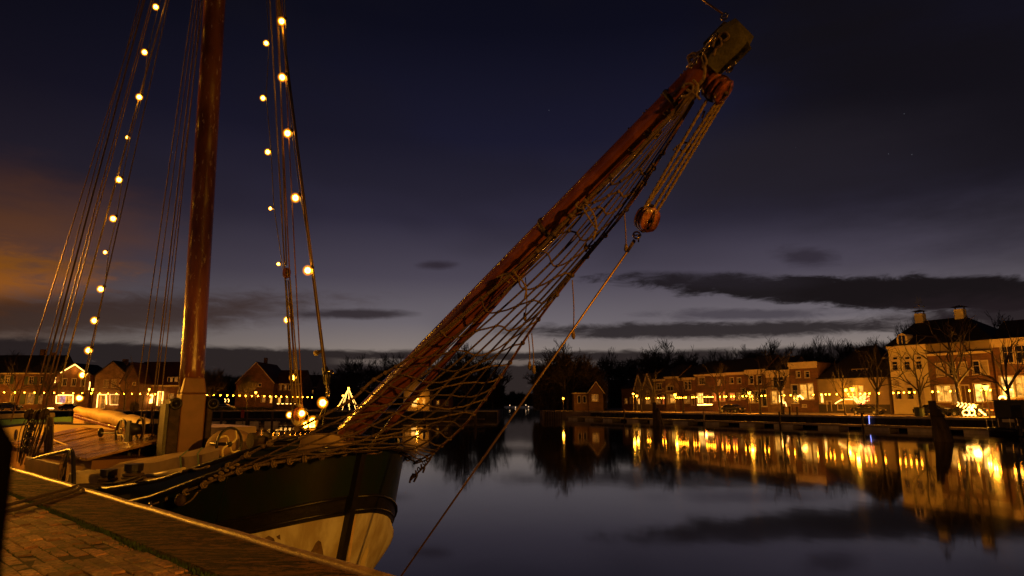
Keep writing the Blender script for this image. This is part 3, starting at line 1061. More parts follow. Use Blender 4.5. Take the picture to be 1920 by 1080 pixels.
for k in range(3):
    a = du0 + .15 + (du1 - du0 - .2) * k / 3
    g.box(a, a + (du1 - du0) / 3 - .25, 1.15, 1.19, dz0 + .5, dz1 - .15, bP)
g.build('pane', M['glass'], dm)
# white corner house
wh, (wu0, wu1, wz, wP) = house('white_house', 'tall pale plastered house with hipped roof and ship weather vane', FR, 1664, 1736, 649,
      [(1672.6, 677, 1682, 695, 'd', (1, 2)), (1695, 677, 1705, 694, 'd', (1, 2)), (1717, 676, 1727, 693, 'd', (1, 2)),
       (1672.6, 668.5, 1682, 675, 'd', (1, 1)), (1695, 668, 1705, 674.5, 'd', (1, 1)), (1717, 667.5, 1727, 674, 'd', (1, 1)),
       (1676, 713, 1686, 723, 'n', (1, 1)), (1698, 713, 1708, 722.6, 'n', (1, 1)), (1679, 730, 1689, 749, 'd', (1, 2)), (1700.5, 726, 1711.5, 749, 'd', (1, 2)), (1721, 716, 1731, 760, 'n', (1, 1))],
      'plaster', None, 13, cornice=.45)
g = G()
ru0, ru1 = wu0 - .4, FR.uz(1868, 650)[0]
RG = Plane(FR.o + NQ * 6.5, TQ, NQ)
rg0, zr = RG.uz(1718, 603)
rg1 = RG.uz(1812, 603)[0]
q = [wP(ru0, -.4, wz + .1), wP(ru1, -.4, wz + .1), wP(ru1, 13.4, wz + .1), wP(ru0, 13.4, wz + .1), wP(rg0, 6.5, zr), wP(rg1, 6.5, zr)]
g.add(q, [(0, 1, 5, 4), (1, 2, 5), (2, 3, 4, 5), (3, 0, 4), (3, 2, 1, 0)])
wr = g.build('roof', M['tiles'], wh)
g = G()
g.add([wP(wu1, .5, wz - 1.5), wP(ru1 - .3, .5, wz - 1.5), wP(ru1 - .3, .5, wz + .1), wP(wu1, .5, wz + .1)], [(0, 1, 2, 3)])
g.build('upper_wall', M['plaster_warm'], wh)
for uc in (RG.uz(1726, 600)[0], RG.uz(1802, 600)[0]):
    g = G()
    g.box(uc - .62, uc + .62, 5.95, 7.05, zr - .6, zr + 1.2, wP)
    ch = g.build('chimney', M['plaster'], wr)
    g = G()
    for du in (-.6, .6):
        g.box(uc + du - .06, uc + du + .06, 6.4, 6.6, zr + 1.15, zr + 1.6, wP)
    q = [wP(uc - .95, 5.7, zr + 1.55), wP(uc + .95, 5.7, zr + 1.55), wP(uc + .95, 7.3, zr + 1.55), wP(uc - .95, 7.3, zr + 1.55), wP(uc, 6.5, zr + 1.85)]
    g.add(q, [(0, 1, 4), (1, 2, 4), (2, 3, 4), (3, 0, 4), (3, 2, 1, 0)])
    g.build('chimney_cap', M['iron'], wr)
uc = RG.uz(1726, 600)[0]
g = G()
g.tube([wP(uc, 6.5, zr + 1.9), wP(uc, 6.5, zr + 3.6)], .05)
g.tube([wP(uc - .7, 6.5, zr + 2.3), wP(uc + .7, 6.5, zr + 2.3)], .04)
g.ball(wP(uc - .75, 6.5, zr + 2.3), .12)
g.ball(wP(uc + .75, 6.5, zr + 2.3), .12)
g.ball(wP(uc, 6.5, zr + 2.6), .14)
g.hexa([wP(a, b, c) for a, b, c in ((uc - .5, 6.45, zr + 2.9), (uc + .45, 6.45, zr + 2.9), (uc + .45, 6.55, zr + 2.9), (uc - .5, 6.55, zr + 2.9), (uc - .65, 6.45, zr + 3.2), (uc + .6, 6.45, zr + 3.1), (uc + .6, 6.55, zr + 3.1), (uc - .65, 6.55, zr + 3.2))])
g.add([wP(uc - .35, 6.5, zr + 3.2), wP(uc + .05, 6.5, zr + 3.2), wP(uc - .15, 6.5, zr + 4.2), wP(uc + .1, 6.5, zr + 3.2), wP(uc + .5, 6.5, zr + 3.2), wP(uc + .3, 6.5, zr + 4.0),
       wP(uc - .35, 6.56, zr + 3.2), wP(uc + .05, 6.56, zr + 3.2), wP(uc - .15, 6.56, zr + 4.2)], [(0, 1, 2), (3, 4, 5), (6, 7, 8)])
g.build('weather_vane', M['chrome'], wr)
# round headed dormer on the white house
da0, dza = FR.uz(1682, 649)
da1, dzb = FR.uz(1699, 624)
g = G()
pr = [(da0, wz + .12)] + [(da0, wz + .12 + (dzb - wz) * .55)]
nseg = 8
rc, zc = (da1 - da0) / 2, wz + .12 + (dzb - wz) * .55
pr = [(da0, wz + .12)] + [((da0 + da1) / 2 - rc * math.cos(math.pi * i / nseg), zc + rc * math.sin(math.pi * i / nseg)) for i in range(nseg + 1)] + [(da1, wz + .12)]
n = len(pr)
g.add([wP(a, 0.1, b) for a, b in pr] + [wP(a, 4.0, b) for a, b in pr], [tuple(range(n))] + [(i, (i + 1) % n, n + (i + 1) % n, n + i) for i in range(n)])
dm = g.build('dormer', M['cream'], wh)
g = G()
mid = (da0 + da1) / 2
g.box(mid - rc * .62, mid - .08, .04, .09, wz + .35, zc + rc * .55, wP)
g.box(mid + .08, mid + rc * .62, .04, .09, wz + .35, zc + rc * .55, wP)
g.build('pane', M['glass'], dm)
house('brick_townhouse', 'brown brick house with small pediment and glowing ground floor, joined to the white house', FR, 1736, 1858, 662,
      [(1757.5, 681, 1768.5, 706, 'n', (1, 2)), (1779, 680, 1790, 705, 'd', (1, 2)), (1801, 679, 1812, 704, 'n', (1, 2)), (1825, 676, 1836.5, 702, 'd', (1, 2)), (1839.5, 676, 1851, 702, 'n', (1, 2)),
       (1757, 722, 1782, 754, 'l', (2, 2)), (1787, 722, 1797, 757, 'w', (1, 2)), (1804, 722, 1816, 762, 'door', (2, 1)), (1829, 719, 1841, 754, 'b', (1, 2)), (1847, 719, 1856, 752, 'l', (1, 2))],
      'brick', 'flat', 6, cornice=.2, z0=ZQ)
g = G()
pu0, pz0 = FR.uz(1794, 662)
pu1, pz1 = FR.uz(1810, 655)
g.add([FR.P(pu0, -.12, pz0), FR.P(pu1, -.12, pz0), FR.P(pu1, -.12, pz0 + .9), FR.P((pu0 + pu1) / 2, -.12, pz0 + 1.6), FR.P(pu0, -.12, pz0 + .9),
       FR.P(pu0, .3, pz0), FR.P(pu1, .3, pz0), FR.P(pu1, .3, pz0 + .9), FR.P((pu0 + pu1) / 2, .3, pz0 + 1.6), FR.P(pu0, .3, pz0 + .9)],
      [(0, 1, 2, 3, 4), (5, 6, 7, 8, 9), (0, 1, 6, 5), (1, 2, 7, 6), (2, 3, 8, 7), (3, 4, 9, 8), (4, 0, 5, 9)])
g.build('pediment', M['brick_tan'], [o for o in sc.collection.objects if o.name.startswith('brick_townhouse')][0])
house('corner_house', 'red brick house with arched lit windows at the far right edge', FR, 1858, 1975, 634,
      [(1880, 648, 1897, 681, 'd', (2, 2)), (1907, 646, 1926, 681, 'd', (2, 2)), (1935, 644, 1953, 680, 'd', (2, 2)),
       (1879, 705, 1898, 746, 'b', (2, 2)), (1906, 704, 1927, 745, 'l', (2, 2)), (1935, 704, 1955, 745, 'l', (2, 2))],
      'brick', 'ridge', 9, cornice=1.0, rh=2.8)

# pub terrace light bar
g = G()
g.tube([FR.W(1331, 759, -3.5), FR.W(1358, 758.5, -3.5)], .14, 6)
aw = thing('terrace_light', 'long bright orange light bar along the pub terrace', 'light', FR.W(1345, 759, -3.5) - Vector((0, 0, 1)))
g.build('light_tube', M['tube'], aw)
g = G()
for px in (1332, 1345, 1357):
    p = FR.W(px, 759, -3.5)
    g.tube([(p.x, p.y, ZQ), p], .04)
g.build('stand', M['iron'], aw)
lamp('glow', aw, FR.W(1345, 757, -3.7), 260, .3, (1, .25, .04))

# --- left bank
def shutters(T, pl, boxes, name='shutter'):
    for a, b, c, d in boxes:
        u0, z1 = pl.uz(a, b)
        u1, z0 = pl.uz(c, d)
        g = G()
        g.box(u0, u1, -.08, -.01, z0, z1, pl.P)
        g.build(name, M['shutter'], T)


T, _ = house('terrace_house', 'long brick house with dark shutters and high dark roof at the left edge', FL, -120, 103, 700,
      [(8, 704, 18.5, 719.5, 'd'), (53, 706, 63, 720, 'd'), (74, 706, 83, 720, 'd'), (18, 739, 28, 758, 'd', (2, 1)), (48, 737, 65, 757, 'w', (2, 3)), (72, 740, 80, 757, 'w', (2, 3)), (-20, 704, -9, 719, 'd')],
      'brick', 'ridge', 9, rh=4.6, cornice=.25, chim=((50, 656, 58, 'brick_dark', .8), (71, 662, 78, 'brick_dark', .8)))
shutters(T, FL, [(2, 704, 7, 720), (20, 704, 25, 720), (47, 706, 52, 721), (64.5, 706, 69, 721), (39, 738, 46, 758), (67, 738, 71, 758)])
T, _ = house('gabled_shop', 'brick shop whose gable and window are outlined with light tubes', FL, 103, 170, 702,
      [(116.5, 709.7, 125.6, 723, 'd', (2, 1)), (133.5, 710, 143, 723.5, 'd', (2, 1)), (151, 711, 159.5, 724, 'd', (2, 1)), (109, 742, 124, 756, 'v', (1, 1)), (125, 742, 138, 756, 'l', (1, 1))],
      'brick', 'gable_front', 9, rh=2.55)
T, _ = house('gabled_house', 'plain brick gable house with a light framed doorway behind the furled sail', FL, 179, 240, 704,
      [(194, 712, 203.6, 726.6, 'n', (2, 1)), (208.5, 712, 218.6, 726.6, 'n', (2, 1)), (224, 712, 232, 726.6, 'n', (2, 1)), (187, 741, 198, 766, 'w', (1, 1)), (209.5, 741, 226, 758, 'w', (3, 1))],
      'brick_tan', 'gable_front', 9, rh=3.4, chim=((213, 674, 221, 'brick_tan', .6),))
T, (du0, du1, dz, dP) = house('red_roofed_house', 'house with wide dark red roof, pale gutter and white dormer left of the mast', FL, 240, 336, 723,
      [(272, 738, 281, 756, 'b', (1, 1)), (282, 738, 290, 756, 'l', (1, 1)), (298, 735, 307, 762, 'b', (1, 1)), (316, 738, 326, 752, 'w', (2, 1))],
      'brick', 'ridge', 12, rh=6.0, tiles='tiles_red', cornice=.3)
a0, za = FL.uz(310, 719.5)
a1, zb = FL.uz(330.6, 708)
g = G()
g.box(a0, a1, .8, 4, za + .3, zb + .2, FL.P)
dm = g.build('dormer', M['cream'], T)
for k in range(4):
    g = G()
    q = a0 + .15 + (a1 - a0 - .3) * k / 4
    g.box(q + .05, q + (a1 - a0 - .3) / 4 - .08, .74, .79, za + .5, zb, FL.P)
    g.build('pane', M['lit_dim' if k % 2 else 'glass'], dm)
house('gabled_house', 'dark brick house with steep gable and one tall side window beside the tree', Plane((-10, 153, 0), (1, 0, 0), (0, 1, 0)), 226, 263, 717,
      [(249, 709, 255, 722, 'd', (2, 1))], 'brick_dark', 'gable_front', 5, rh=4.6, tiles='tiles_red')
T, _ = house('barn_house', 'large red roofed brick house with pale verge, between mast and stay ropes', Plane((-10, 163, 0), (1, 0, 0), (0, 1, 0)), 443, 514, 718,
      [(484, 719, 490, 725, 'd', (1, 1)), (468, 719, 473, 725, 'd', (1, 1)), (490, 744, 498, 754, 'w', (2, 1)), (505, 742, 511, 756, 'l', (1, 1))],
      'brick', 'gable_front', 14, rh=5.1, tiles='tiles_red', verge=.09, chim=((479, 672, 484, 'brick_dark', .9),))
house('annex', 'low wing with white framed windows right of the large red roofed house', Plane((-10, 166, 0), (1, 0, 0), (0, 1, 0)), 514, 566, 720,
      [(518, 722, 521, 731, 'l', (1, 1)), (525, 722, 528, 731, 'w', (1, 1)), (533, 722, 537, 731, 'w', (1, 1)), (541, 722, 545, 731, 'd', (1, 1)), (520, 745, 527, 756, 'l', (1, 1)), (535, 745, 541, 756, 'w')], 'brick_dark', 'ridge', 9, rh=3.6, tiles='tiles_red', cornice=.2)
house('cottage', 'far dark cottage with pale eaves right of the stay ropes', Plane((-10, 190, 0), (1, 0, 0), (0, 1, 0)), 566, 593, 726,
      [(575, 731, 580, 738, 'w', (1, 1)), (583, 731, 588, 738, 'w', (1, 1)), (575, 745, 580, 752, 'd')], 'brick_dark', 'ridge', 9, rh=3.6, tiles='tiles_red', cornice=.2)
house('quayside_house', 'pale plastered house seen through the bowsprit net, front lamp lit', Plane((-10, 146, 0), (1, 0, 0), (0, 1, 0)), 757, 806, 733,
      [(772, 749, 782, 763, 'b', (3, 2)), (792, 748, 797, 760, 'l', (1, 2)), (777, 723, 783, 731, 'd', (1, 1)), (762, 749, 768, 761, 'w', (2, 2))], 'plaster_warm', 'gable_front', 8, rh=2.4, cornice=None)
house('shed', 'low dark shed with one lit window right of the lamp lit pale house', Plane((-10, 150, 0), (1, 0, 0), (0, 1, 0)), 812, 845, 748,
      [(818, 751, 824, 759, 'w', (1, 1)), (835, 752, 840, 760, 'd', (1, 1))], 'brick_dark', 'ridge', 6, rh=1.6)


def tubes(name, label, cat, lines, m='tube', r=.07, group=None, base=None, light=0, lc=WARM):
    allp = [p for l in lines for p in l]
    c = sum(allp, Vector()) / len(allp)
    T = thing(name, label, cat, (c.x, c.y, min(p.z for p in allp)), group)
    for l in lines:
        g = G()
        g.tube(l, r, 5)
        g.build('light_tube', M[m], T)
    if light:
        lamp('glow', T, (c.x, c.y - .4, c.z), light, .4, lc)
    return T


fw = lambda px, py, d=-.4: FL.W(px, py, d)
tubes('light_tubes', 'bright light tubes tracing the gable of the brick shop', 'lights', [[fw(116, 699, -.45), fw(143, 683.5, -.45), fw(166, 701, -.45)]], r=.11, light=120)
tubes('light_tubes', 'bright light tube frame round the shop window', 'lights', [[fw(108, 741), fw(139, 741), fw(138.5, 756)], [fw(108, 741), fw(107.5, 756), fw(118, 756.5)]], r=.10, light=120)
tubes('light_tubes', 'bright light bar low on the pavement below the shop window', 'lights', [[fw(101, 765.5, -3), fw(117, 765.5, -3)]], r=.13)
tubes('light_tubes', 'light tube framing the doorway of the plain gable house', 'lights', [[fw(183, 766), fw(185.5, 740), fw(201, 740), fw(201.5, 758)]], r=.10, light=90)
tubes('light_tubes', 'dim light tube round the shop window right of the framed doorway', 'lights', [[fw(208, 759), fw(208, 739.5), fw(228, 739.5), fw(227, 759), fw(208, 759)]], m='tube_dim', r=.06)
tubes('light_tubes', 'bright light tube frame round the house door left of the mast', 'lights', [[fw(296, 760), fw(298.5, 734.5), fw(307, 734.5), fw(305, 752)]], r=.11, light=90)
tubes('light_ornament', 'scrolled light ornament beside the street tree', 'lights', [[fw(240 + 7 * math.cos(a * .6) * (1 - a / 40), 742 + 4.5 * math.sin(a * .6) - a * .1, -2) for a in range(0, 14)], [fw(245 + 5 * math.cos(a * .6), 754 + 3.5 * math.sin(a * .6), -2) for a in range(0, 10)]], r=.08, light=60)
tubes('light_ornament', 'bright star shaped window ornament in the red roofed house', 'lights', [[fw(284, 741, -.5), fw(289, 741, -.5), fw(287, 755, -.5), fw(283, 756, -.5), fw(285, 748, -.5)]], r=.18, light=90)
tubes('light_tubes', 'short vertical light cluster between gable shop and plain gable house', 'lights', [[fw(169, 731, -.5), fw(170.5, 724, -.5), fw(171, 716, -.5)]], r=.09)
tubes('light_tubes', 'small light cluster hanging left of the gable shop', 'lights', [[fw(105.5, 718, -.5), fw(107, 712, -.5), fw(107.5, 706, -.5)]], r=.08)
for q, lb in (((435, 748), 'left'), ((441, 748), 'right')):
    tubes('light_ornament', '%s one of two small curved light ornaments in the garden right of the mast' % lb, 'lights', [[fw(q[0], q[1], -4), fw(q[0] + 2, q[1] + 2.5, -4), fw(q[0] + .5, q[1] + 6, -4)]], r=.07)
tubes('light_tubes', 'row of small white lights low in front of the annex', 'lights', [[fw(528 + k * 8, 757, -3), fw(532 + k * 8, 757, -3)] for k in range(5)], r=.07)
# cone of lights
cl = Plane((-10, 100, 0), (1, 0, 0), (0, 1, 0))
lines = []
apex = cl.W(653.7, 728)
for k in range(9):
    a = math.pi * 2 * k / 9 + .3
    b = cl.W(651, 765)
    q = Vector((b.x + 1.55 * math.cos(a), b.y + 1.55 * math.sin(a), b.z + .25 * math.sin(a)))
    lines.append([apex.lerp(q, t / 6) for t in range(7)])
T = thing('light_cone', 'christmas cone of white light strings with a bright top, on the pontoon behind the net', 'light cone', cl.W(651, 768))
for l in lines:
    g = G()
    for i in range(22):
        p = l[0].lerp(l[-1], (i + 1) / 22)
        g.ball(p, .045, 5, 3)
    g.build('light_string', M['tube'], T)
g = G()
g.ball(apex, .16)
g.build('top_light', M['lamp_glow'], T)
g = G()
g.tube([Vector((apex.x, apex.y, 0.4)), apex], .05)
g.build('pole', M['iron'], T)
# two lights at the cone's left foot
for px, py, lb in ((634.5, 762, 'lone round lamp low on the pole left of the light cone'), (643, 742, 'lone round lamp halfway up left side of the light cone')):
    p = cl.W(px, py)
    T = thing('dock_lamp', lb, 'lamp', (p.x, p.y, .4))
    g = G(); g.ball(p, .13); g.build('globe', M['lamp_glow'], T)
    g = G(); g.tube([(p.x, p.y, .4), p], .04); g.build('pole', M['iron'], T)

# light sculpture on the right quay
fs = lambda px, py, d=3.0: QR.W(px, py, d)
cur = []
for k in range(5):
    x, y = 1771 + k * 7.2, 754 + k * .4
    cur.append([fs(x + 3 * math.sin(t * .7), y + t * 1.5 + k * .5) for t in range(6 + k)])
cur.append([fs(1787 + 7 * math.cos(t * .7), 774 + 5 * math.sin(t * .7)) for t in range(10)])
cur.append([fs(1798 + 5.5 * math.cos(t * .7 + 1), 773 + 6 * math.sin(t * .7 + 1)) for t in range(10)])
cur.append([fs(1782 + t * 4, 780 - (t % 2) * 2) for t in range(7)])
cur.append([fs(1811 + 3 * (t % 2) + t * 1.6, 768 + t * 1.6) for t in range(8)])
cur.append([fs(1792 + t * 2, 762 + 4 * math.sin(t)) for t in range(8)])
cur.append([fs(1811, 769), fs(1818, 775), fs(1824, 777), fs(1822, 779)])
tubes('light_sculpture', 'tangle of bright curled light tubes on the quay in front of the brick house', 'light sculpture', cur, r=.06, light=300)
tubes('light_ornament', 'glowing bush of lights on the sill of the far right house', 'lights', [[FR.W(1886 + 6.5 * math.cos(t), 748 - abs(5 * math.sin(t)), -1) for t in range(9)]], r=.14, light=160)
# red and white lit tree
T = thing('lit_tree', 'low tree wound with red and white lights before the long pale building', 'tree', FR.P(FR.uz(1642, 760)[0], -4, ZQ))
rr = random.Random(5)
gw, gr, gb = G(), G(), G()
for k in range(15):
    p0 = FR.W(1642, 764, -4)
    q = FR.W(1642 + rr.uniform(-20, 15), 738 + rr.uniform(-3, 12), -4 + rr.uniform(-1, 1))
    mid_ = (p0 + q) / 2 + Vector((rr.uniform(-.4, .4), 0, .3))
    l = spline([p0, mid_, q], 8)
    gb.tube(l, .03, 4)
    for i, p in enumerate(l[5:]):
        (gw if rr.random() < .45 else gr).ball(p + Vector((rr.uniform(-.1, .1), 0, rr.uniform(-.1, .1))), .075, 5, 3)
gb.build('crown', M['twig'], T)
gw.build('white_lights', M['tube'], T)
gr.build('red_lights', M['tube_red'], T)
tubes('light_tubes', 'chain of white lights arching low left of the red lit tree', 'lights', [[FR.W(1600 + t * 3, 757 - 8 * math.sin(min(1, t / 6) * 1.57), -5) for t in range(12)]], r=.06)
tubes('light_tubes', 'upright bright light strip beside the brown house with two lit windows', 'lights', [[FR.W(1476, 754, -2), FR.W(1476, 741, -2)]], r=.14, light=60)
tubes('light_tubes', 'small red and white light swags on a bush before the parapet house', 'lights', [[FR.W(1482 + t * 1.3, 747 + t * 1.2 + 3 * math.sin(t * 1.4), -3) for t in range(11)]], m='tube_dim', r=.09)
p1, p2 = QR.W(1633, 779, -.45), QR.W(1634, 795, -.45)
tubes('light_rope', 'thin blue and white light rope hanging down the right quay wall', 'lights', [[p1, p2]], m='tube_blue', r=.05)
tubes('light_rope', 'white lit canopy edge over the shelter at the parapet house', 'lights', [[FR.W(1537, 744, -6), FR.W(1541, 742, -6), FR.W(1547, 748, -6)]], r=.15, light=60)


# ------------------------------------------------------------------ string lights along the streets
def string_lights(label, pts, r, m, parent_z, group=None, sides=(6, 4), cable='cable'):
    T = thing('string_lights', label, 'string lights', (pts[0].x, pts[0].y, parent_z), group)
    g = G()
    cp = []
    for i in range(len(pts) - 1):
        a, b = pts[i] + Vector((0, 0, r * 2.2)), pts[i + 1] + Vector((0, 0, r * 2.2))
        L = (a - b).length
        for k in range(4):
            t = k / 4
            q = a.lerp(b, t)
            q.z -= 0.03 * L * 4 * t * (1 - t)
            cp.append(q)
    cp.append(pts[-1] + Vector((0, 0, r * 2.2)))
    g.tube(cp, max(.012, r * .14), 4)
    g.build('cable', M[cable], T)
    me = G().ball((0, 0, 0), r, *sides).mesh('bulb', M[m], True)
    sg = G()
    sg.tube([(0, 0, r * .85), (0, 0, r * 2.2)], r * .5, 5)
    sm = sg.mesh('socket', M['iron'])
    for p in pts:
        b = bpy.data.objects.new('bulb', me)
        s = bpy.data.objects.new('socket', sm)
        sc.collection.objects.link(b)
        sc.collection.objects.link(s)
        b.parent = T
        b.location = p - T.location
        s.parent = b
    return T


xs = [1146, 1150, 1167, 1173, 1178, 1199, 1203, 1206.5, 1210, 1214, 1218, 1229, 1233, 1238, 1252, 1256, 1260, 1264, 1267, 1280, 1288, 1292, 1301, 1306, 1322, 1329, 1339, 1357, 1364, 1394, 1399, 1411, 1453, 1468]
yr = lambda x: 746.5 - (x - 1146) * 0.0235 - (max(0, x - 1600) * .008)
string_lights('string of round bulbs along the far end of the right quay', [QR.W(x, yr(x), 9) for x in xs], .095, 'bulb_far', ZQ)
xs = [1476, 1483, 1497, 1518, 1541, 1550, 1558, 1576, 1603, 1613, 1623, 1633, 1643, 1653]
string_lights('string of round bulbs before the long pale building', [QR.W(x, yr(x), 9) for x in xs], .095, 'bulb_far', ZQ)
xs = [1677, 1688, 1711, 1723, 1747, 1787, 1814, 1827, 1870, 1905, 1935]
string_lights('string of round bulbs from the white house to the right frame edge', [QR.W(x, yr(x), 9) for x in xs], .10, 'bulb_far', ZQ)
xs = [-20, 12, 35, 56, 75, 92, 110, 127, 145, 161, 179, 195, 211, 226, 241, 256, 270, 283, 298, 312, 325]
string_lights('string of round bulbs along the left quay behind the shrouds', [FL.W(x, 736 + x * .012, -8) for x in xs], .12, 'bulb_far', ZQ)
xs = [377, 392, 405, 417, 429, 441, 453, 464, 475, 486, 497, 508, 519, 529, 539.5, 549, 559, 569, 578, 587, 596, 604]
string_lights('string of round bulbs from the mast to the stay ropes over the garden', [FL.W(x, 740.5 + (x - 377) * .022, -8) for x in xs], .12, 'bulb_far', ZQ)


# ------------------------------------------------------------------ street lamps
def street_lamp(label, p, height_z, kind='cone', power=900, radius=.2, r=.28, base=ZQ):
    """p is the light centre"""
    T = thing('street_lamp', label, 'street lamp', (p.x, p.y, base))
    g = G()
    g.tube([(p.x, p.y, base), (p.x, p.y, base + .8), (p.x, p.y, base + .85), (p.x, p.y, p.z - r)], [.09, .08, .05, .045], 8)
    g.build('post', M['post'], T)
    g = G()
    if kind == 'cone':
        g.tube([(p.x, p.y, p.z - r), (p.x, p.y, p.z + r * .6)], [r * .45, r], 8)
    else:
        g.ball(p, r, 10, 6)
    g.build('lantern_glass', M['lamp_glow'], T)
    g = G()
    g.tube([(p.x, p.y, p.z + r * .62), (p.x, p.y, p.z + r * 1.2)], [r * 1.1, r * .2], 8)
    g.build('lantern_cap', M['post'], T)
    lamp('light', T, (p.x, p.y, p.z - r - .35), power, radius)
    return T


LR = [(1364.5, 736, 5, 'cone', 'street lamp with glowing lantern right of the red pub', 900, .33),
      (1549, 729, 6, 'cone', 'street lamp with glowing lantern before the long pale building', 1100, .36),
      (1801, 725, 6, 'cone', 'street lamp with wide glowing lantern before the brick house with pediment', 1300, .38),
      (1227, 740, 5, 'cone', 'street lamp with glowing lantern right of the twin gables', 700, .30),
      (1149.7, 738, 5, 'ball', 'left globe lamp beside the light tree trunk at the far end', 350, .22),
      (1156.5, 742, 5, 'ball', 'right globe lamp beside the light tree trunk at the far end', 350, .24),
      (1817, 726, 9, 'ball', 'plain globe lamp on a pale post right of the wide lantern', 500, .24),
      (1747, 729, 12, 'ball', 'globe lamp on a post between the white house and the brick house', 500, .16)]
for px, py, d, kd, lb, pw, r_ in LR:
    street_lamp(lb, QR.W(px, py, d), 0, kd, pw * 2.3, .2, r_ * .85)
p = FR.W(1594.5, 732, -1.2)
T = thing('wall_lamp', 'bright lamp fixed on the wall of the long pale building', 'wall lamp', p)
g = G(); g.ball(p, .26); g.build('globe', M['lamp_glow'], T)
g = G(); g.tube([p, FR.W(1594.5, 732, 0)], .05); g.build('bracket', M['iron'], T)
lamp('light', T, p + Vector((-.5, -.3, -.5)), 600, .25, SODIUM)
p = Plane(A2 + Vector((-4, 10, 0)), (1, 0, 0), (0, 1, 0)).W(1056, 747)
street_lamp('lone street lamp left of the small brick hut', p, 0, 'ball', 220, .2, .2)
LL = [(510, 737, FL, -10, 'street lamp before the large red roofed house', 900, .28), (68, 727, FL, -12, 'bright street lamp before the shuttered house behind the shrouds', 1500, .34),
      (12, 736, FL, -6, 'street lamp at the left frame edge by the parked car', 900, .24), (786, 748, Plane((-10, 146, 0), (1, 0, 0), (0, 1, 0)), -2, 'small lamp before the pale house seen through the net', 300, .2)]
for px, py, pl, d, lb, pw, r_ in LL:
    street_lamp(lb, pl.W(px, py, d), 0, "ball", pw * 1.5, .2, r_ * .85)
for px, lb in ((218, 'dark street lamp post before the plain gable house'), (318, 'dark street lamp post left of the mast')):
    pp = FL.W(px, 734, -9)
    T = thing('street_lamp', lb, 'street lamp', (pp.x, pp.y, ZQ))
    g = G(); g.tube([(pp.x, pp.y, ZQ), (pp.x, pp.y, pp.z)], .05, 6); g.build('post', M['post'], T)
    g = G(); g.tube([(pp.x, pp.y, pp.z), (pp.x, pp.y, pp.z + .5)], [.1, .22], 8); g.build('lantern_glass', M['lamp_glow'], T)
    lamp('light', T, (pp.x, pp.y, pp.z - .3), 1000, .2)
# far off lights in the harbour mouth
for px, py, lb in ((956, 760, 'leftmost tiny light far off in the harbour mouth'), (966.5, 763.5, 'brightest tiny light far off in the harbour mouth'), (986, 759.5, 'tiny light far off right of the brightest one'), (991, 762.5, 'rightmost tiny light far off in the harbour mouth')):
    pl = Plane((0, 420, 0), (1, 0, 0), (0, 1, 0))
    p = pl.W(px, py)
    T = thing('distant_lamp', lb, 'lamp', (p.x, p.y, 0), 'tiny lights far off in the harbour mouth')
    g = G(); g.ball(p, .28, 6, 4); g.build('globe', M['far_light'], T)
    g = G(); g.tube([(p.x, p.y, -.5), p], .06, 4); g.build('pole', M['iron'], T)
# near quay lamps, outside the frame
def near_lamp(label, s, o, z, power, spot=False):
    p = Q(s, o, z)
    T = thing('street_lamp', label, 'street lamp', Q(s, o, QZ))
    g = G(); g.tube([Q(s, o, QZ), Q(s, o, QZ + 1), Q(s, o, QZ + 1.02), Q(s, o, z - .3)], [.11, .1, .06, .05], 10); g.build('post', M['post'], T)
    g = G(); g.tube([p - Vector((0, 0, .25)), p + Vector((0, 0, .25))], [.14, .26], 8); g.build('lantern_glass', M['lamp_glow'], T)
    g = G(); g.tube([p + Vector((0, 0, .26)), p + Vector((0, 0, .45))], [.3, .05], 8); g.build('lantern_cap', M['post'], T)
    lo = lamp('light', T, p - Vector((0, 0, .45)), power, .18)
    if spot:
        lo.data.type = 'SPOT'
        lo.data.spot_size = R(178)
        lo.data.spot_blend = .10
        lo.data.shadow_soft_size = .18
near_lamp('street lamp on the near quay behind the camera, its light on the bow', -17.0, 1.3, 8.2, 20000, True)
near_lamp('street lamp on the near quay left of the frame, its light on the hatches', 26.5, 0.9, 6.6, 6500)
near_lamp('street lamp farther along the near quay, its light on the cream boat', 43.0, 0.9, 6.8, 6500)


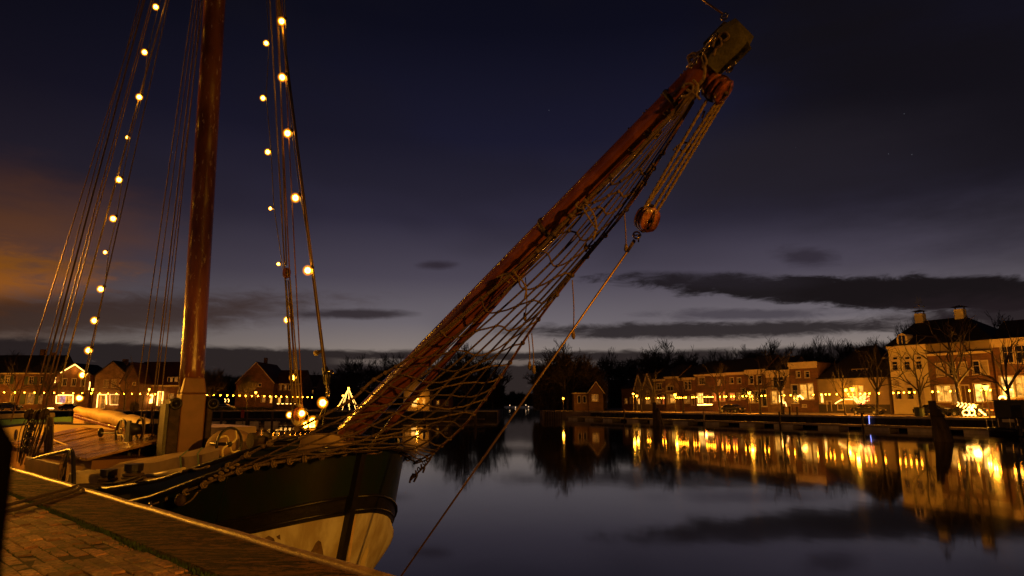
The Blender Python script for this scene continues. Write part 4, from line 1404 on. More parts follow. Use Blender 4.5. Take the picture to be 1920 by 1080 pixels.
# ------------------------------------------------------------------ trees
def gen_tree(seed, Ht, levels=6, crown_w=.55, trunk_f=.3, r0=.22, upright=.5, kids=(3, 4), thin=.62, twig_r=.022):
    rr = random.Random(seed)
    tg, cg = G(), G()

    def branch(p, d, L, r, lv):
        n = 3 if lv > 2 else 2
        pts = [p]
        dd = d.copy()
        for i in range(n):
            dd = (dd + Vector((rr.gauss(0, .075), rr.gauss(0, .075), rr.gauss(0, .05) + .05 * upright))).normalized()
            pts.append(pts[-1] + dd * L / n)
        rs = [max(twig_r, r * (1 - .38 * i / n)) for i in range(n + 1)]
        cg.tube(pts, rs, 5 if lv >= levels - 1 else 3, caps=False)
        if lv <= 0:
            return
        k = rr.randint(*kids)
        for i in range(k):
            t = rr.uniform(.35, 1) if i else 1.0
            q = at(pts, t)
            a = rr.uniform(0, 6.28)
            o = dd.orthogonal().normalized()
            o = (Matrix.Rotation(a, 3, dd) @ o)
            sp = rr.uniform(.28, .72) * (crown_w / .55)
            nd = (dd + o * sp + Vector((0, 0, upright * .25))).normalized()
            branch(q, nd, L * rr.uniform(.66, .86), r * thin, lv - 1)

    tp = [Vector((0, 0, 0)), Vector((rr.uniform(-.1, .1), rr.uniform(-.1, .1), Ht * trunk_f * .5)), Vector((rr.uniform(-.2, .2), rr.uniform(-.2, .2), Ht * trunk_f))]
    tg.tube([tp[0], tp[0] + Vector((0, 0, .3)), tp[1], tp[2]], [r0 * 1.5, r0 * 1.1, r0, r0 * .85], 8)
    for i in range(rr.randint(4, 5)):
        a = 6.28 * i / 4.5 + rr.uniform(-.4, .4)
        sp = crown_w * rr.uniform(.5, 1.2)
        branch(tp[2] - Vector((0, 0, rr.uniform(0, Ht * trunk_f * .25))), Vector((math.cos(a) * sp, math.sin(a) * sp, .8)).normalized(), Ht * .26, r0 * .6, levels - 1)
    branch(tp[2], Vector((0, 0, 1)), Ht * .3, r0 * .7, levels - 1)
    zm = max(v[2] for v in cg.v)
    f = Ht / zm
    cg.v = [(v[0] * f, v[1] * f, v[2] * f) for v in cg.v]
    tg.v = [(v[0] * f, v[1] * f, v[2] * f) for v in tg.v]
    return tg.mesh('trunk', M['bark'], True), cg.mesh('crown', M['twig'])


TREES = {
    'round': gen_tree(3, 10, 6, .55, .22, .2, .8, (3, 4)),
    'wide': gen_tree(7, 10, 6, .75, .2, .22, .6, (3, 4)),
    'tall': gen_tree(12, 10, 6, .42, .3, .2, .8, (3, 4)),
    'street': gen_tree(21, 10, 4, .75, .36, .24, .3, (2, 3), twig_r=.026),
    'street2': gen_tree(29, 10, 4, .9, .42, .24, .2, (2, 3), twig_r=.026),
    'garden': gen_tree(33, 10, 5, .6, .25, .14, .6, (4, 5)),
}


def tree(label, kind, base, top_z, width=1.0, rot=0, lean=0.0, group=None, name='bare_tree'):
    T = thing(name, label, 'tree', base, group)
    s = (top_z - base[2]) / 10
    for nm, me in zip(('trunk', 'crown'), TREES[kind]):
        o = bpy.data.objects.new(nm, me)
        sc.collection.objects.link(o)
        o.parent = T
    T.scale = (s * width, s * width, s)
    T.rotation_euler = (0, lean, rot)
    return T


def pl_y(Yv):
    return Plane((0, Yv, 0), (1, 0, 0), (0, 1, 0))


BT = [  # px, top py, distance, kind, width, label
    (1063, 632, 150, 'wide', 1.0, 'big bare tree left of the small brick hut'), (1032, 664, 158, 'round', 1.2, 'bare tree on the left edge of the wooded point'),
    (1100, 668, 160, 'round', 1.2, 'bare tree behind the small brick hut'), (1140, 651, 200, 'tall', 1.1, 'slim bare tree between brick hut and lit houses'),
    (1245, 630, 190, 'wide', 1.1, 'broad bare tree rising behind the twin gables'), (1200, 662, 215, 'round', 1.2, 'lower bare tree left of the broad one behind the twin gables'),
    (1300, 660, 220, 'round', 1.2, 'bare tree behind the dark brick houses'), (1345, 650, 220, 'round', 1.3, 'bare tree behind the red pub'), (1385, 650, 215, 'round', 1.2, 'bare tree behind the scrolled cornice house'),
    (1440, 631, 185, 'round', 1.3, 'tall bare tree behind the brown house with two lit windows'), (1475, 640, 190, 'round', 1.2, 'bare tree behind the parapet house'), (1410, 645, 205, 'tall', 1.3, 'bare tree left of the tall one behind the brown house'),
    (1522, 630, 175, 'tall', 1.3, 'bare tree above the left end of the huge dark roof'), (1556, 629, 175, 'round', 1.2, 'bare tree above the middle left of the huge dark roof'), (1588, 632, 170, 'tall', 1.3, 'bare tree above the middle of the huge dark roof'),
    (1618, 632, 170, 'round', 1.1, 'bare tree above the right end of the huge dark roof'), (1648, 626, 165, 'round', 1.2, 'bare tree at the left corner of the white house roof'),
    (1700, 583, 165, 'tall', .8, 'high bare tree showing left of the weather vane'), (1835, 588, 150, 'wide', .8, 'high bare tree behind the right chimney'), (1898, 582, 150, 'wide', 1.0, 'high bare tree behind the far right house'),
    (675, 660, 240, 'round', 1.2, 'bare tree above the light cone'), (728, 657, 240, 'round', 1.2, 'left of two bare trees beside the bowsprit'), (757, 659, 240, 'round', 1.1, 'right of two bare trees beside the bowsprit'),
    (880, 636, 175, 'wide', 1.0, 'big bare tree seen through the net on the left point'), (925, 672, 180, 'round', 1.2, 'bare tree at the tip of the left point'), (835, 668, 190, 'round', 1.2, 'bare tree behind the pale house seen through the net'),
    (395, 690, 205, 'round', 1.4, 'bare tree right of the mast behind the garden'), (430, 698, 205, 'round', 1.3, 'bare tree left of the large red roofed house'), (25, 655, 230, 'round', 1.3, 'bare tree behind the shuttered house roof'),
    (610, 690, 230, 'round', 1.3, 'low bare tree right of the stay ropes'), (640, 684, 230, 'round', 1.3, 'low bare tree left of the light cone'), (800, 690, 200, 'round', 1.3, 'low bare tree left of the pale house behind the net'),
]
for i, (px, py, Yv, kd, wd, lb) in enumerate(BT):
    p = pl_y(Yv).W(px, py)
    tree(lb, kd, (p.x, p.y, ZQ), p.z, wd, i * 1.37, group='bare trees behind the houses')
ST_ = [  # px base, depth behind quay edge, top py, kind, lean, label
    (1167, 4, 690, 'street', 0, 'street tree at the far end of the right quay'), (1192, 4, 690, 'street2', 0, 'street tree before the left twin gable'), (1244, 4, 680, 'street', .05, 'street tree before the boxed bay house'),
    (1312, 4, 676, 'street2', -.12, 'leaning street tree before the dark house with bright shop window'), (1385, 4, 662, 'street', 0, 'street tree right of the pub lamp'), (1425, 4, 650, 'street2', -.1, 'leaning street tree before the scrolled cornice house'),
    (1531, 5, 668, 'street', -.06, 'forked street tree left of the long pale building'), (1589, 5, 640, 'street2', -.1, 'leaning street tree before the long pale building'), (1671, 5, 622, 'street', .02, 'street tree at the left corner of the white house'),
    (1748, 5, 580, 'street2', -.12, 'leaning street tree at the right corner of the white house'), (1845, 4, 590, 'street', -.05, 'street tree before the brick house, right of the light sculpture')]
for i, (px, d, py, kd, ln, lb) in enumerate(ST_):
    b = QR.P(QR.uz(px, 775)[0] + d * .2, d, ZQ)
    z = QR.W(px, py, 0).z
    tree(lb, kd, b, z, .8, i * 2.1, ln, 'street trees on the right quay', name='street_tree')
for i, (px, py, kd, lb) in enumerate(((36, 655, 'street', 'street tree before the shuttered house at the left'), (98, 668, 'street2', 'street tree between shuttered house and gable shop'), (243, 664, 'street', 'street tree before the steep dark gable'), (398, 688, 'garden', 'lamp lit garden tree just right of the mast'), (467, 700, 'garden', 'thin garden tree before the large red roofed house'))):
    p = pl_y(150).W(px, py)
    tree(lb, kd, (p.x, p.y, ZQ), p.z, .8, i * 1.9, 0, 'street trees on the left quay', name='street_tree')

# dense dark undergrowth and woods: nobody could count it
def wood(name, label, x0, x1, Yv, depth, fn, n, r=rnd, m='twig', cat='woodland', sz=.5):
    g = G()
    for i in range(n):
        px = r.uniform(x0, x1)
        yy = Yv + r.uniform(0, depth)
        top = pl_y(yy).W(px, fn(px) + r.uniform(0, 3)).z
        base = pl_y(yy).W(px, 700)
        z = ZQ + (top - ZQ) * (r.random() ** .8)
        p = Vector((base.x, yy, z))
        d = Vector((r.gauss(0, 1), r.gauss(0, 1), r.gauss(.3, .8))).normalized() * r.uniform(.4, 1.6) * sz * 2
        q = Vector((r.gauss(0, 1), 0, r.gauss(0, 1))).normalized() * .09 * sz * 2
        g.add([p - q, p + q, p + d], [(0, 1, 2)])
    return tag(g.build(name, M[m]), label, cat, kind='stuff')


nz1 = lambda px, a, b: a + b * mnoise.noise(Vector((px * .02, a * .1, 0)))
wood('woodland', 'dark mass of leafless trees on the right point behind the lone lamp', 1001, 1135, 150, 14, lambda p: 664 + abs(p - 1062) * .75 + 22 * mnoise.noise(Vector((p * .06, 0, 0))), 34000, sz=.45)
wood('woodland', 'dark mass of leafless trees behind the right row of houses', 1120, 1665, 205, 25, lambda p: 677 + 12 * mnoise.noise(Vector((p * .03, 3, 0))), 30000, sz=.6)
wood('woodland', 'dark mass of leafless trees on the left point behind the net', 800, 945, 180, 20, lambda p: 700 + max(0, p - 900) * .6 + 12 * mnoise.noise(Vector((p * .05, 6, 0))), 22000, sz=.5)
wood('woodland', 'dark woods behind the left quay between the mast and the net', 370, 810, 215, 25, lambda p: 706 + 12 * mnoise.noise(Vector((p * .03, 9, 0))), 26000, sz=.6)
wood('woodland', 'low far trees closing the harbour mouth', 930, 1040, 480, 60, lambda p: 738 + abs(p - 975) * .12 + 10 * mnoise.noise(Vector((p * .09, 12, 0))), 14000, sz=1.3)
hg = wood('hedge', 'clipped garden hedge on the left quay right of the mast', 385, 520, 143, 3, lambda p: 762 + 2 * mnoise.noise(Vector((p * .2, 0, 0))), 9000, m='hedge', cat='hedge', sz=.12)
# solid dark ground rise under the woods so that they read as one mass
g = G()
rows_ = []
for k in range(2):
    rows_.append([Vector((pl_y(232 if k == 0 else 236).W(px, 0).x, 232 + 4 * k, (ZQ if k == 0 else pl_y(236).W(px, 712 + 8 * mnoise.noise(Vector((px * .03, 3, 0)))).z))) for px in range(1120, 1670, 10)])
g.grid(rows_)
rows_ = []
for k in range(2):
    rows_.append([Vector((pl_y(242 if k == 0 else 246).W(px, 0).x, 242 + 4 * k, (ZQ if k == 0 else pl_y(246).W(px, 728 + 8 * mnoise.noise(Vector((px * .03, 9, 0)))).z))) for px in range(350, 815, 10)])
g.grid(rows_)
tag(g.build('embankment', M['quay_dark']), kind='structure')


# ------------------------------------------------------------------ cars
def car(label, p, ang_, paint='car_dark', L=4.3, tail=False, sc_=1.0):
    T = thing('parked_car', label, 'car', p)
    T.rotation_euler = (0, 0, ang_)
    T.scale = (sc_, sc_, sc_)
    pr = [(-2.1, .35), (-2.15, .75), (-1.9, .95), (-1.3, 1.0), (-.75, 1.42), (.65, 1.45), (1.35, 1.02), (1.95, .9), (2.15, .65), (2.12, .35)]
    def prof(pts, y0, y1, inset=0):
        g = G()
        n = len(pts)
        g.add([(a, y0 + (inset if b > 1.1 else 0), b) for a, b in pts] + [(a, y1 - (inset if b > 1.1 else 0), b) for a, b in pts], [tuple(range(n - 1, -1, -1)), tuple(range(n, 2 * n))] + [(i, (i + 1) % n, n + (i + 1) % n, n + i) for i in range(n)])
        return g
    O = Vector((0, 0, 0))
    prof(pr, -.85, .85, .16).build('body', M[paint], T, loc=O, bevel=.05)
    prof([(-1.15, 1.03), (-.72, 1.37), (.6, 1.39), (1.2, 1.03)], -.868, .868, .165).build('window', M['glass'], T, loc=O)
    wm = G().tube([(0, -.12, 0), (0, .12, 0)], .32, 14).mesh('wheel', M['tyre'])
    hm = G().tube([(0, -.13, 0), (0, .13, 0)], .18, 10).mesh('rim', M['car_silver'])
    for x in (-1.35, 1.35):
        for y in (-.8, .8):
            wo = bpy.data.objects.new('wheel', wm)
            ro_ = bpy.data.objects.new('rim', hm)
            sc.collection.objects.link(wo); sc.collection.objects.link(ro_)
            wo.parent = T; wo.location = (x, y, .32); ro_.parent = wo
    for y in (-.6, .6):
        G().box(2.08, 2.17, y - .16, y + .16, .6, .75).build('headlight', M['frame'], T, loc=O)
        G().box(-2.19, -2.08, y - .18, y + .18, .7, .85).build('tail_light', M['tail' if tail else 'red_paint'], T, loc=O)
    return T


aR = math.atan2(TQ.y, TQ.x)
car('black car with one red tail light before the white house', QR.P(QR.uz(1714, 775)[0] + 2, 9, ZQ), aR + math.pi, 'car_dark', tail=True)
car('dark car parked under the red and white lit tree', QR.P(QR.uz(1648, 775)[0] + 2, 9, ZQ), aR)
car('silver car parked before the boxed bay house', QR.P(QR.uz(1255, 771)[0] + 3, 12, ZQ), aR, 'car_silver')
car('dark car parked right of the silver car by the boxed bay house', QR.P(QR.uz(1270, 771)[0] + 3, 10, ZQ), aR)
car('dark car parked by the light swags of the parapet house', QR.P(QR.uz(1508, 775)[0] + 2, 12, ZQ), aR)
car('dark car behind the light sculpture, beside the far right tree', QR.P(QR.uz(1862, 775)[0] + 2, 12, ZQ), aR)
car('large dark car at the left frame edge', pl_y(147).W(14, 768).xy.to_3d() + Vector((0, 0, ZQ)), 0.1, 'car_dark', sc_=1.25)
car('dark car parked before the lit shop window', pl_y(148).W(131, 768).xy.to_3d() + Vector((0, 0, ZQ)), 0, 'car_dark')
car('silver car parked left of the mast under the bright window', pl_y(149).W(313, 767).xy.to_3d() + Vector((0, 0, ZQ)), 0.4, 'car_silver')
car('silver car parked beside the hedge right of the mast', pl_y(147).W(420, 767).xy.to_3d() + Vector((0, 0, ZQ)), 0, 'car_silver')

# bin, bollards, benches on the right quay
b = QR.P(QR.uz(1675, 775)[0] + 1, 4, ZQ)
T = thing('waste_bin', 'dark green round waste container beside the white house tree', 'bin', b)
G().tube([b, b + Vector((0, 0, 1.0))], .55, 12).build('drum', M['bin'], T)
G().tube([b + Vector((0, 0, 1.01)), b + Vector((0, 0, 1.12))], [.6, .5], 12).build('lid', M['iron'], T)
for px, lb in ((1460, 'leftmost of three dark bollards on the right quay edge'), (1471, 'middle of three dark bollards on the right quay edge'), (1485, 'rightmost of three dark bollards on the right quay edge')):
    b = QR.P(QR.uz(px, 775)[0], 1.2, ZQ)
    T = thing('bollard', lb, 'bollard', b, 'bollards on the right quay')
    G().tube([b, b + Vector((0, 0, .9)), b + Vector((0, 0, 1.0)), b + Vector((0, 0, 1.15))], [.13, .11, .17, .12], 10).build('post', M['timber'], T)
b = FR.P(FR.uz(1828, 765)[0], -3, ZQ)
T = thing('bench', 'pale bench by the wall of the brick house with pediment', 'bench', b)
PB = lambda u, d, z: FR.P(FR.uz(1828, 765)[0] + u, -3 + d, ZQ + z)
G().box(-1, 1, 0, .45, .42, .48, PB).build('seat', M['deck_far'], T)
G().box(-1, 1, .46, .52, .5, .95, PB).build('backrest', M['deck_far'], T)
for u in (-.8, .7):
    G().box(u, u + .08, .05, .4, 0, .415, PB).build('leg', M['iron'], T)

# ------------------------------------------------------------------ floating pontoon on the right
T = thing('floating_pontoon', 'long floating pontoon with pale concrete floats below the right quay', 'pontoon', QR.P(30, -4, 0))
g = G(); g.box(-2, 100, -4.6, -2.4, .42, .56, QR.P); g.build('deck', M['deck_far'], T)
g = G(); g.box(-2, 100, -4.66, -4.61, .34, .58, QR.P); g.build('fender_rail', M['deck_far'], T)
fm = G().box(0, 3.1, 0, 2.1, -.35, .405).mesh('float', M['concrete'])
u = -1.5
k = 0
while u < 98:
    o = bpy.data.objects.new('float', fm)
    sc.collection.objects.link(o)
    o.parent = T
    o.location = QR.P(u, -4.55, 0) - T.location
    o.rotation_euler = (0, 0, math.atan2(TQ.y, TQ.x))
    o.scale = (rnd.uniform(.8, 1.05), 1, 1)
    u += rnd.choice((5.2, 5.6, 6.4))
for i, px in enumerate((1210, 1268, 1362, 1505, 1660, 1790)):
    u_ = QR.uz(px, 790)[0]
    b = QR.P(u_, -4.9, 0)
    T2 = thing('guide_pile', ['guide pile of the pontoon near the twin gables', 'guide pile of the pontoon below the boxed bay house', 'pale guide pile of the pontoon below the pub lamp', 'guide pile of the pontoon below the parapet house', 'guide pile of the pontoon below the white house', 'guide pile of the pontoon below the light sculpture'][i], 'pile', b, 'guide piles of the pontoon')
    G().tube([b - Vector((0, 0, 1)), b + Vector((0, 0, 1.9))], .12, 8).build('post', M['deck_far' if i == 2 else 'iron_rough'], T2)
    G().tube([b + Vector((0, 0, 1.9)), b + Vector((0, 0, 2.05))], [.14, .03], 8).build('cap', M['iron'], T2)


def dolphin(label, px, Yv, top_z, lean, r=.3):
    c = Vector(((px - 960) / 1220 * Yv, Yv, 0))
    T = thing('mooring_dolphin', label, 'piles', c)
    for i, (dx, dy) in enumerate(((-.35, 0), (.35, .1), (0, .45), (.05, -.3))):
        h = top_z - (0 if i == 0 else .5 + .25 * i)
        G().tube([c + Vector((dx * 1.7 + .25, dy * 1.7, -1.5)), c + Vector((dx * .9 - lean * .5, dy, h * .6)), c + Vector((dx * .55 - lean, dy * .5, h))], [r * 1.15, r, r * .85], 9).build('pile', M['timber'], T)
    G().ring(c + Vector((-lean * .8, .05, top_z * .62)), (0, 0, 1), r * 1.9, .04, 16, 5).build('iron_band', M['iron_rough'], T)


dolphin('big group of leaning timber mooring piles in the water before the right quay', 1764, 54, 3.3, .55, .33)
dolphin('smaller dark timber mooring piles standing before the twin gables', 1232, 92, 3.2, .15, .3)

# black cabin and gangway at the right
kb = Plane(QR.P(0, -3, 0), TQ, NQ)
u0_, u1_ = kb.uz(1866, 780)[0], kb.uz(1990, 780)[0]
zt = kb.uz(1890, 752)[1]
T = thing('harbour_cabin', 'windowless black cabin standing on the pontoon at the right edge', 'cabin', kb.P(u0_ + 2, 0, .56))
g = G(); g.box(u0_, u1_, 0, 2.2, .565, zt, kb.P); g.build('wall', M['black_paint'], T)
g = G(); g.box(u0_ - .1, u1_ + .1, -.1, 2.3, zt + .004, zt + .1, kb.P); g.build('roof', M['iron'], T)
ud = kb.uz(1897, 780)[0]
g = G(); g.box(ud, ud + .9, -.05, -.004, .7, zt - .4, kb.P); g.build('door', M['glass'], T)
T = thing('gangway_railing', 'pale steel gangway railing before the black cabin', 'railing', kb.P(u0_, -1.8, .56))
rp = Plane(QR.P(0, -4.9, 0), TQ, NQ)
for px in (1853, 1864, 1875, 1897, 1911, 1926):
    a = rp.W(px, 812)
    g = G(); g.tube([(a.x, a.y, .57), (a.x - .05, a.y, 1.65)], .035, 6); g.build('post', M['chrome'], T)
g = G(); g.tube([rp.P(rp.uz(1853, 800)[0], 0, 1.65), rp.P(rp.uz(1940, 800)[0], 0, 1.65)], .035, 6); g.build('handrail', M['chrome'], T)
a = rp.uz(1881, 800)[0]
g = G(); g.box(a, a + 1.0, -.03, .03, 1.25, 1.55, rp.P); g.build('sign_panel', M['concrete'], T)
bp = Plane(QR.P(0, -7.2, 0), TQ, NQ)
ua, ub = bp.uz(1856, 825)[0], bp.uz(1912, 825)[0]
T = thing('dinghy', 'small black dinghy moored under the gangway', 'boat', bp.P((ua + ub) / 2, 0, 0))
rows_ = []
for t, wd in ((0, .05), (.12, .45), (.4, .7), (.75, .75), (1, .6)):
    uu = ua + (ub - ua) * t
    rows_.append([bp.P(uu, -wd, .5 + .15 * (1 - t)), bp.P(uu, -wd * .8, 0), bp.P(uu, 0, -.15), bp.P(uu, wd * .8, 0), bp.P(uu, wd, .5 + .15 * (1 - t))])
g = G(); g.grid(rows_); g.build('hull', M['black_paint'], T, True)
g = G()
for sg in (-1, 1):
    g.tube([rows_[i][0 if sg < 0 else 4] for i in range(5)], .16, 8)
g.build('tube', M['iron'], T, True)
g = G(); g.box(ub - .1, ub + .25, -.2, .2, .1, 1.0, bp.P); g.build('outboard_motor', M['iron'], T)

# jetty in front of the left quay
T = thing('timber_jetty', 'long low timber jetty in front of the left quay', 'jetty', (-40, 93, 0))
G().box(-90, -4, 93, 95, .75, .93).build('deck', M['timber'], T)
G().box(-90, -4, 92.85, 92.95, .1, .3).build('rail', M['timber'], T)
k = 0
x = -88
pm = G().tube([(0, 0, -1.5), (0, 0, 1.9)], .17, 8).mesh('post', M['timber'])
while x < -4:
    o = bpy.data.objects.new('post', pm)
    sc.collection.objects.link(o); o.parent = T
    o.location = Vector((x, 92.6, 0)) - T.location
    x += 3.6
for px0_, px1_ in ((452, 470), (478, 494), (505, 530), (400, 430)):
    a, b = (px0_ - 960) / 1220 * 94, (px1_ - 960) / 1220 * 94
    G().box(a, b, 92.6, 93.4, -.3, .55).build('float', M['concrete'], T)
p = pl_y(92).W(455, 776)
T = thing('red_marker', 'small red marker board on the left jetty', 'marker', (p.x, 92, .93))
G().box(p.x - .22, p.x + .22, 91.95, 92.05, p.z - .55, p.z + .55).build('board', M['red_paint'], T)
G().tube([(p.x, 92.1, .2), (p.x, 92.1, p.z - .2)], .05, 6).build('pole', M['iron'], T)
p = pl_y(90).W(224, 772)
T = thing('notice_board', 'blank pale square board on a pole behind the windlass', 'board', (p.x, 90, 0))
G().box(p.x - .5, p.x + .5, 89.97, 90.03, p.z - .3, p.z + .3).build('board', M['cream'], T)
G().tube([(p.x, 90.1, -.5), (p.x, 90.1, p.z)], .05, 6).build('pole', M['iron'], T)


# ================================================================== THE SHIP
ship = thing('sailing_ship', 'old green hulled sailing ship with raised bowsprit and net, moored at the near quay', 'ship', SW(14, 0, 0))
S0 = 8.42


def interp(tbl, x):
    if x <= tbl[0][0]:
        return tbl[0][1]
    for (a, va), (b, vb) in zip(tbl, tbl[1:]):
        if x <= b:
            t = (x - a) / (b - a)
            return va + (vb - va) * t
    return tbl[-1][1]


ZL = [(0, 2.43), (.15, 2.38), (.9, 2.15), (1.6, 1.88), (2.3, 1.64), (3.2, 1.50), (5, 1.42), (8, 1.38), (14, 1.42), (20, 1.6)]
BT_ = [(0.2, 2.60), (.35, 2.56), (.75, 2.40), (1.3, 2.20), (2.04, 1.96), (3.3, 1.72), (5, 1.62), (9, 1.58), (20, 1.8)]
def hb(d, L=5.0, Wd=2.42):
    x = max(0, min(1, d / L))
    v = Wd * (1 - (1 - x) ** 2) ** .42
    if d > 14:
        v *= 1 - .3 * ((d - 14) / 5) ** 2
    return v
def zl(d):
    return interp(ZL, d)
def DR(L0):
    return .6 * (1 - math.exp(-(2.43 - L0) / .6))
def hull_pt(d, row, sg, outb=0.0):
    """row 0 ledge, 1 strake top, 2 strake bottom, 3 boot line, 4 below water"""
    L0 = zl(d)
    zt_ = {0: L0, 1: 1.72 - min(.75, (1.3 if sg < 0 else 2.6) * DR(L0)), 2: 1.42 - min(.72, (1.15 if sg < 0 else 2.2) * DR(L0)), 3: .36 - .05 * (2.43 - L0), 4: -.7}[row]
    f = {0: 1.0, 1: 1.0, 2: .985, 3: .84, 4: .5}[row]
    st = S0 + (2.43 - zt_) * .27
    e = max(0.0, 1 - d / 6)
    s = S0 + d + (st - S0) * e
    return SW(s, sg * (hb(d) * f + .055 + outb), zt_)


DS = [0, .03, .08, .16, .28, .45, .65, .9, 1.2, 1.6, 2.1, 2.8, 3.6, 4.6, 6, 8, 10, 12, 14, 16, 17.5, 18.6]
def hull_mid(d, r0, r1, sg, outb, t):
    p = hull_pt(d, r0, sg, outb).lerp(hull_pt(d, r1, sg, outb), t)
    if r0 == 2:
        p += (NX * sg - AX * .35) * .13 * math.sin(math.pi * t ** .8) * min(1, d / .45)
    return p
def hull_strip(name, r0, r1, m, parent, outb=0.0, sub=3, rough=False):
    last = None
    for sg in (-1, 1):
        g = G()
        rows_ = []
        for k in range(sub + 1):
            t = k / sub
            rows_.append([hull_mid(d, r0, r1, sg, outb, t) for d in DS])
        g.grid(rows_)
        if outb:
            g.grid([[hull_pt(d, r0, sg, 0) for d in DS], rows_[0]])
            g.grid([rows_[-1], [hull_pt(d, r1, sg, 0) for d in DS]])
        last = g.build(name, m, parent, True)
    return last


hull_strip('hull_plating', 0, 1, M['green_hull'], ship)
hull_strip('rubbing_strake', 1, 2, M['black_paint'], ship, .035)
hull_strip('lower_plating', 2, 3, M['hull_white'], ship, sub=6)
hull_strip('boot_top', 3, 4, M['boot'], ship)
for sg in (-1, 1):      # two thin half rounds on the strake
    g = G()
    g.tube([hull_pt(d, 1, sg, .05) - Vector((0, 0, .03)) for d in DS], .022, 6)
    g.tube([hull_pt(d, 2, sg, .05) + Vector((0, 0, .06)) for d in DS], .022, 6)
    g.build('half_round', M['black_paint'], ship, True)
for sg in (-1, 1):      # plate seams on the side
    for d_ in (.9, 2.6):
        G().tube([hull_pt(d_, 0, sg, .001).lerp(hull_pt(d_ + .05, 1, sg, .001), k_ / 4) for k_ in range(5)], .005, 5).build('plate_seam', M['black_paint'], ship, True)
        G().tube([hull_mid(d_ - .2, 2, 3, sg, .003, k_ / 6) for k_ in range(7)], .006, 5).build('plate_seam', M['rust'], ship, True)
g = G()                 # stem post
pts = []
for t in range(15):
    z = 2.62 - t * .24
    pts.append(SW(S0 + (2.43 - z) * .27 - .03, 0, z))
for i in range(len(pts) - 1):
    a, b = pts[i], pts[i + 1]
    q = []
    for p in (b, a):
        q += [p + AX * .14 - NX * .085, p + AX * .14 + NX * .085, p - AX * .075 + NX * .045, p - AX * .075 - NX * .045]
    g.hexa(q)
g.build('stem', M['black_paint'], ship)
# ledge that the net is lashed to
for sg in (-1, 1):
    g = G()
    g.tube([hull_pt(d, 0, sg, .03) for d in DS], .05, 8)
    g.build('ledge', M['black_paint'], ship, True)
# bulwarks
for sg in (-1, 1):
    g = G()
    dd = [d for d in DS if d > .2]
    bot = [hull_pt(d, 0, sg, -.06) + Vector((0, 0, .02)) for d in dd]
    top = [Vector((hull_pt(d, 0, sg, -.10).x, hull_pt(d, 0, sg, -.10).y, interp(BT_, d))) for d in dd]
    g.grid([bot, top])
    ti = [p - NX * sg * .05 for p in top]
    bi = [p - NX * sg * .05 for p in bot]
    g.grid([top, ti])
    g.grid([ti, bi])
    bwk = g.build('bulwark', M['green_hull'], ship)
    g = G()
    g.tube([p + Vector((0, 0, .02)) - NX * sg * .02 for p in top], .045, 6)
    g.build('rail_cap', M['black_paint'], bwk, True)
g = G()                 # deck
g.grid([[hull_pt(d, 0, -1, -.1) - Vector((0, 0, .1)) for d in DS], [SW(S0 + d + .05, 0, zl(d) - .02) for d in DS], [hull_pt(d, 0, 1, -.1) - Vector((0, 0, .1)) for d in DS]])
g.build('deck', M['deck'], ship)
# primer patches and draught plate on the white plating
def patch(name, px, w_guess, pts_px, m, off=.012):
    g = G()
    vs = [SP(a, b, w_guess(a) if callable(w_guess) else w_guess) for a, b in pts_px]
    c = sum(vs, Vector()) / len(vs)
    n = (Vector((0, 0, H)) - c).normalized()
    g.add([v for v in vs] + [v - n * .01 for v in vs], [tuple(range(len(vs)))] + [(i, (i + 1) % len(vs), len(vs) + (i + 1) % len(vs), len(vs) + i) for i in range(len(vs))])
    return g.build(name, m, ship)


from mathutils.bvhtree import BVHTree
def hull_cast(px_pts, name, m, off=.012):
    trees = []
    for sg in (-1, 1):
        gg = G()
        gg.grid([[hull_mid(d, 2, 3, sg, 0, k / 6) for d in DS] for k in range(7)])
        trees.append(BVHTree.FromPolygons(gg.v, gg.f))
    vs = []
    for q in px_pts:
        d = ray(*q).normalized()
        best = None
        for t_ in trees:
            h = t_.ray_cast(Vector((0, 0, H)), d)
            if h[0] is not None and (best is None or h[3] < best[3]):
                best = h
        if best:
            vs.append(best[0] - d * off)
    if len(vs) > 2:
        c = sum(vs, Vector()) / len(vs)
        n_ = len(vs)
        d = (c - Vector((0, 0, H))).normalized()
        G().add([c] + vs + [v + d * off * 1.2 for v in vs], [(0, i + 1, (i + 1) % n_ + 1) for i in range(n_)] + [(i + 1, n_ + i + 1, n_ + (i + 1) % n_ + 1, (i + 1) % n_ + 1) for i in range(n_)]).build(name, M[m], ship)
hull_cast([(577, 1040), (586, 1030), (592, 1018), (597, 1013), (602, 1016), (605, 1030), (608, 1050), (592, 1046)], 'primer_patch', 'rust')
hull_cast([(496, 1009), (504, 1004), (514, 1010), (516, 1018), (506, 1016)], 'primer_patch', 'rust')
hull_cast([(518, 1006), (525, 1002), (526, 1012), (521, 1010)], 'primer_patch', 'rust')
hull_cast([(674, 1066), (678, 1048), (686, 1030), (691, 1024), (691, 1034), (686, 1050), (683, 1068)], 'draught_board', 'plaster')
hull_cast([(664, 967), (668, 968), (655, 1058), (650, 1056)], 'stem_edge', 'hull_cream', .02)

# ------------------------------------------------------------------ bowsprit
tip, butt = SP(1386, 62, 0), SP(652, 812, 0)
bdir = (tip - butt).normalized()
g = G()
n = 26
bp_ = [butt.lerp(tip, i / (n - 1)) for i in range(n)]
def brad(t):
    return .178 - .052 * t if t > .03 else .178
g.tube(bp_, [brad(i / (n - 1)) for i in range(n)], 24)
bows = g.build('bowsprit', M['varnish'], ship, True)
side_ = bdir.cross(Vector((0, 0, 1))).normalized()
upb = side_.cross(bdir).normalized()
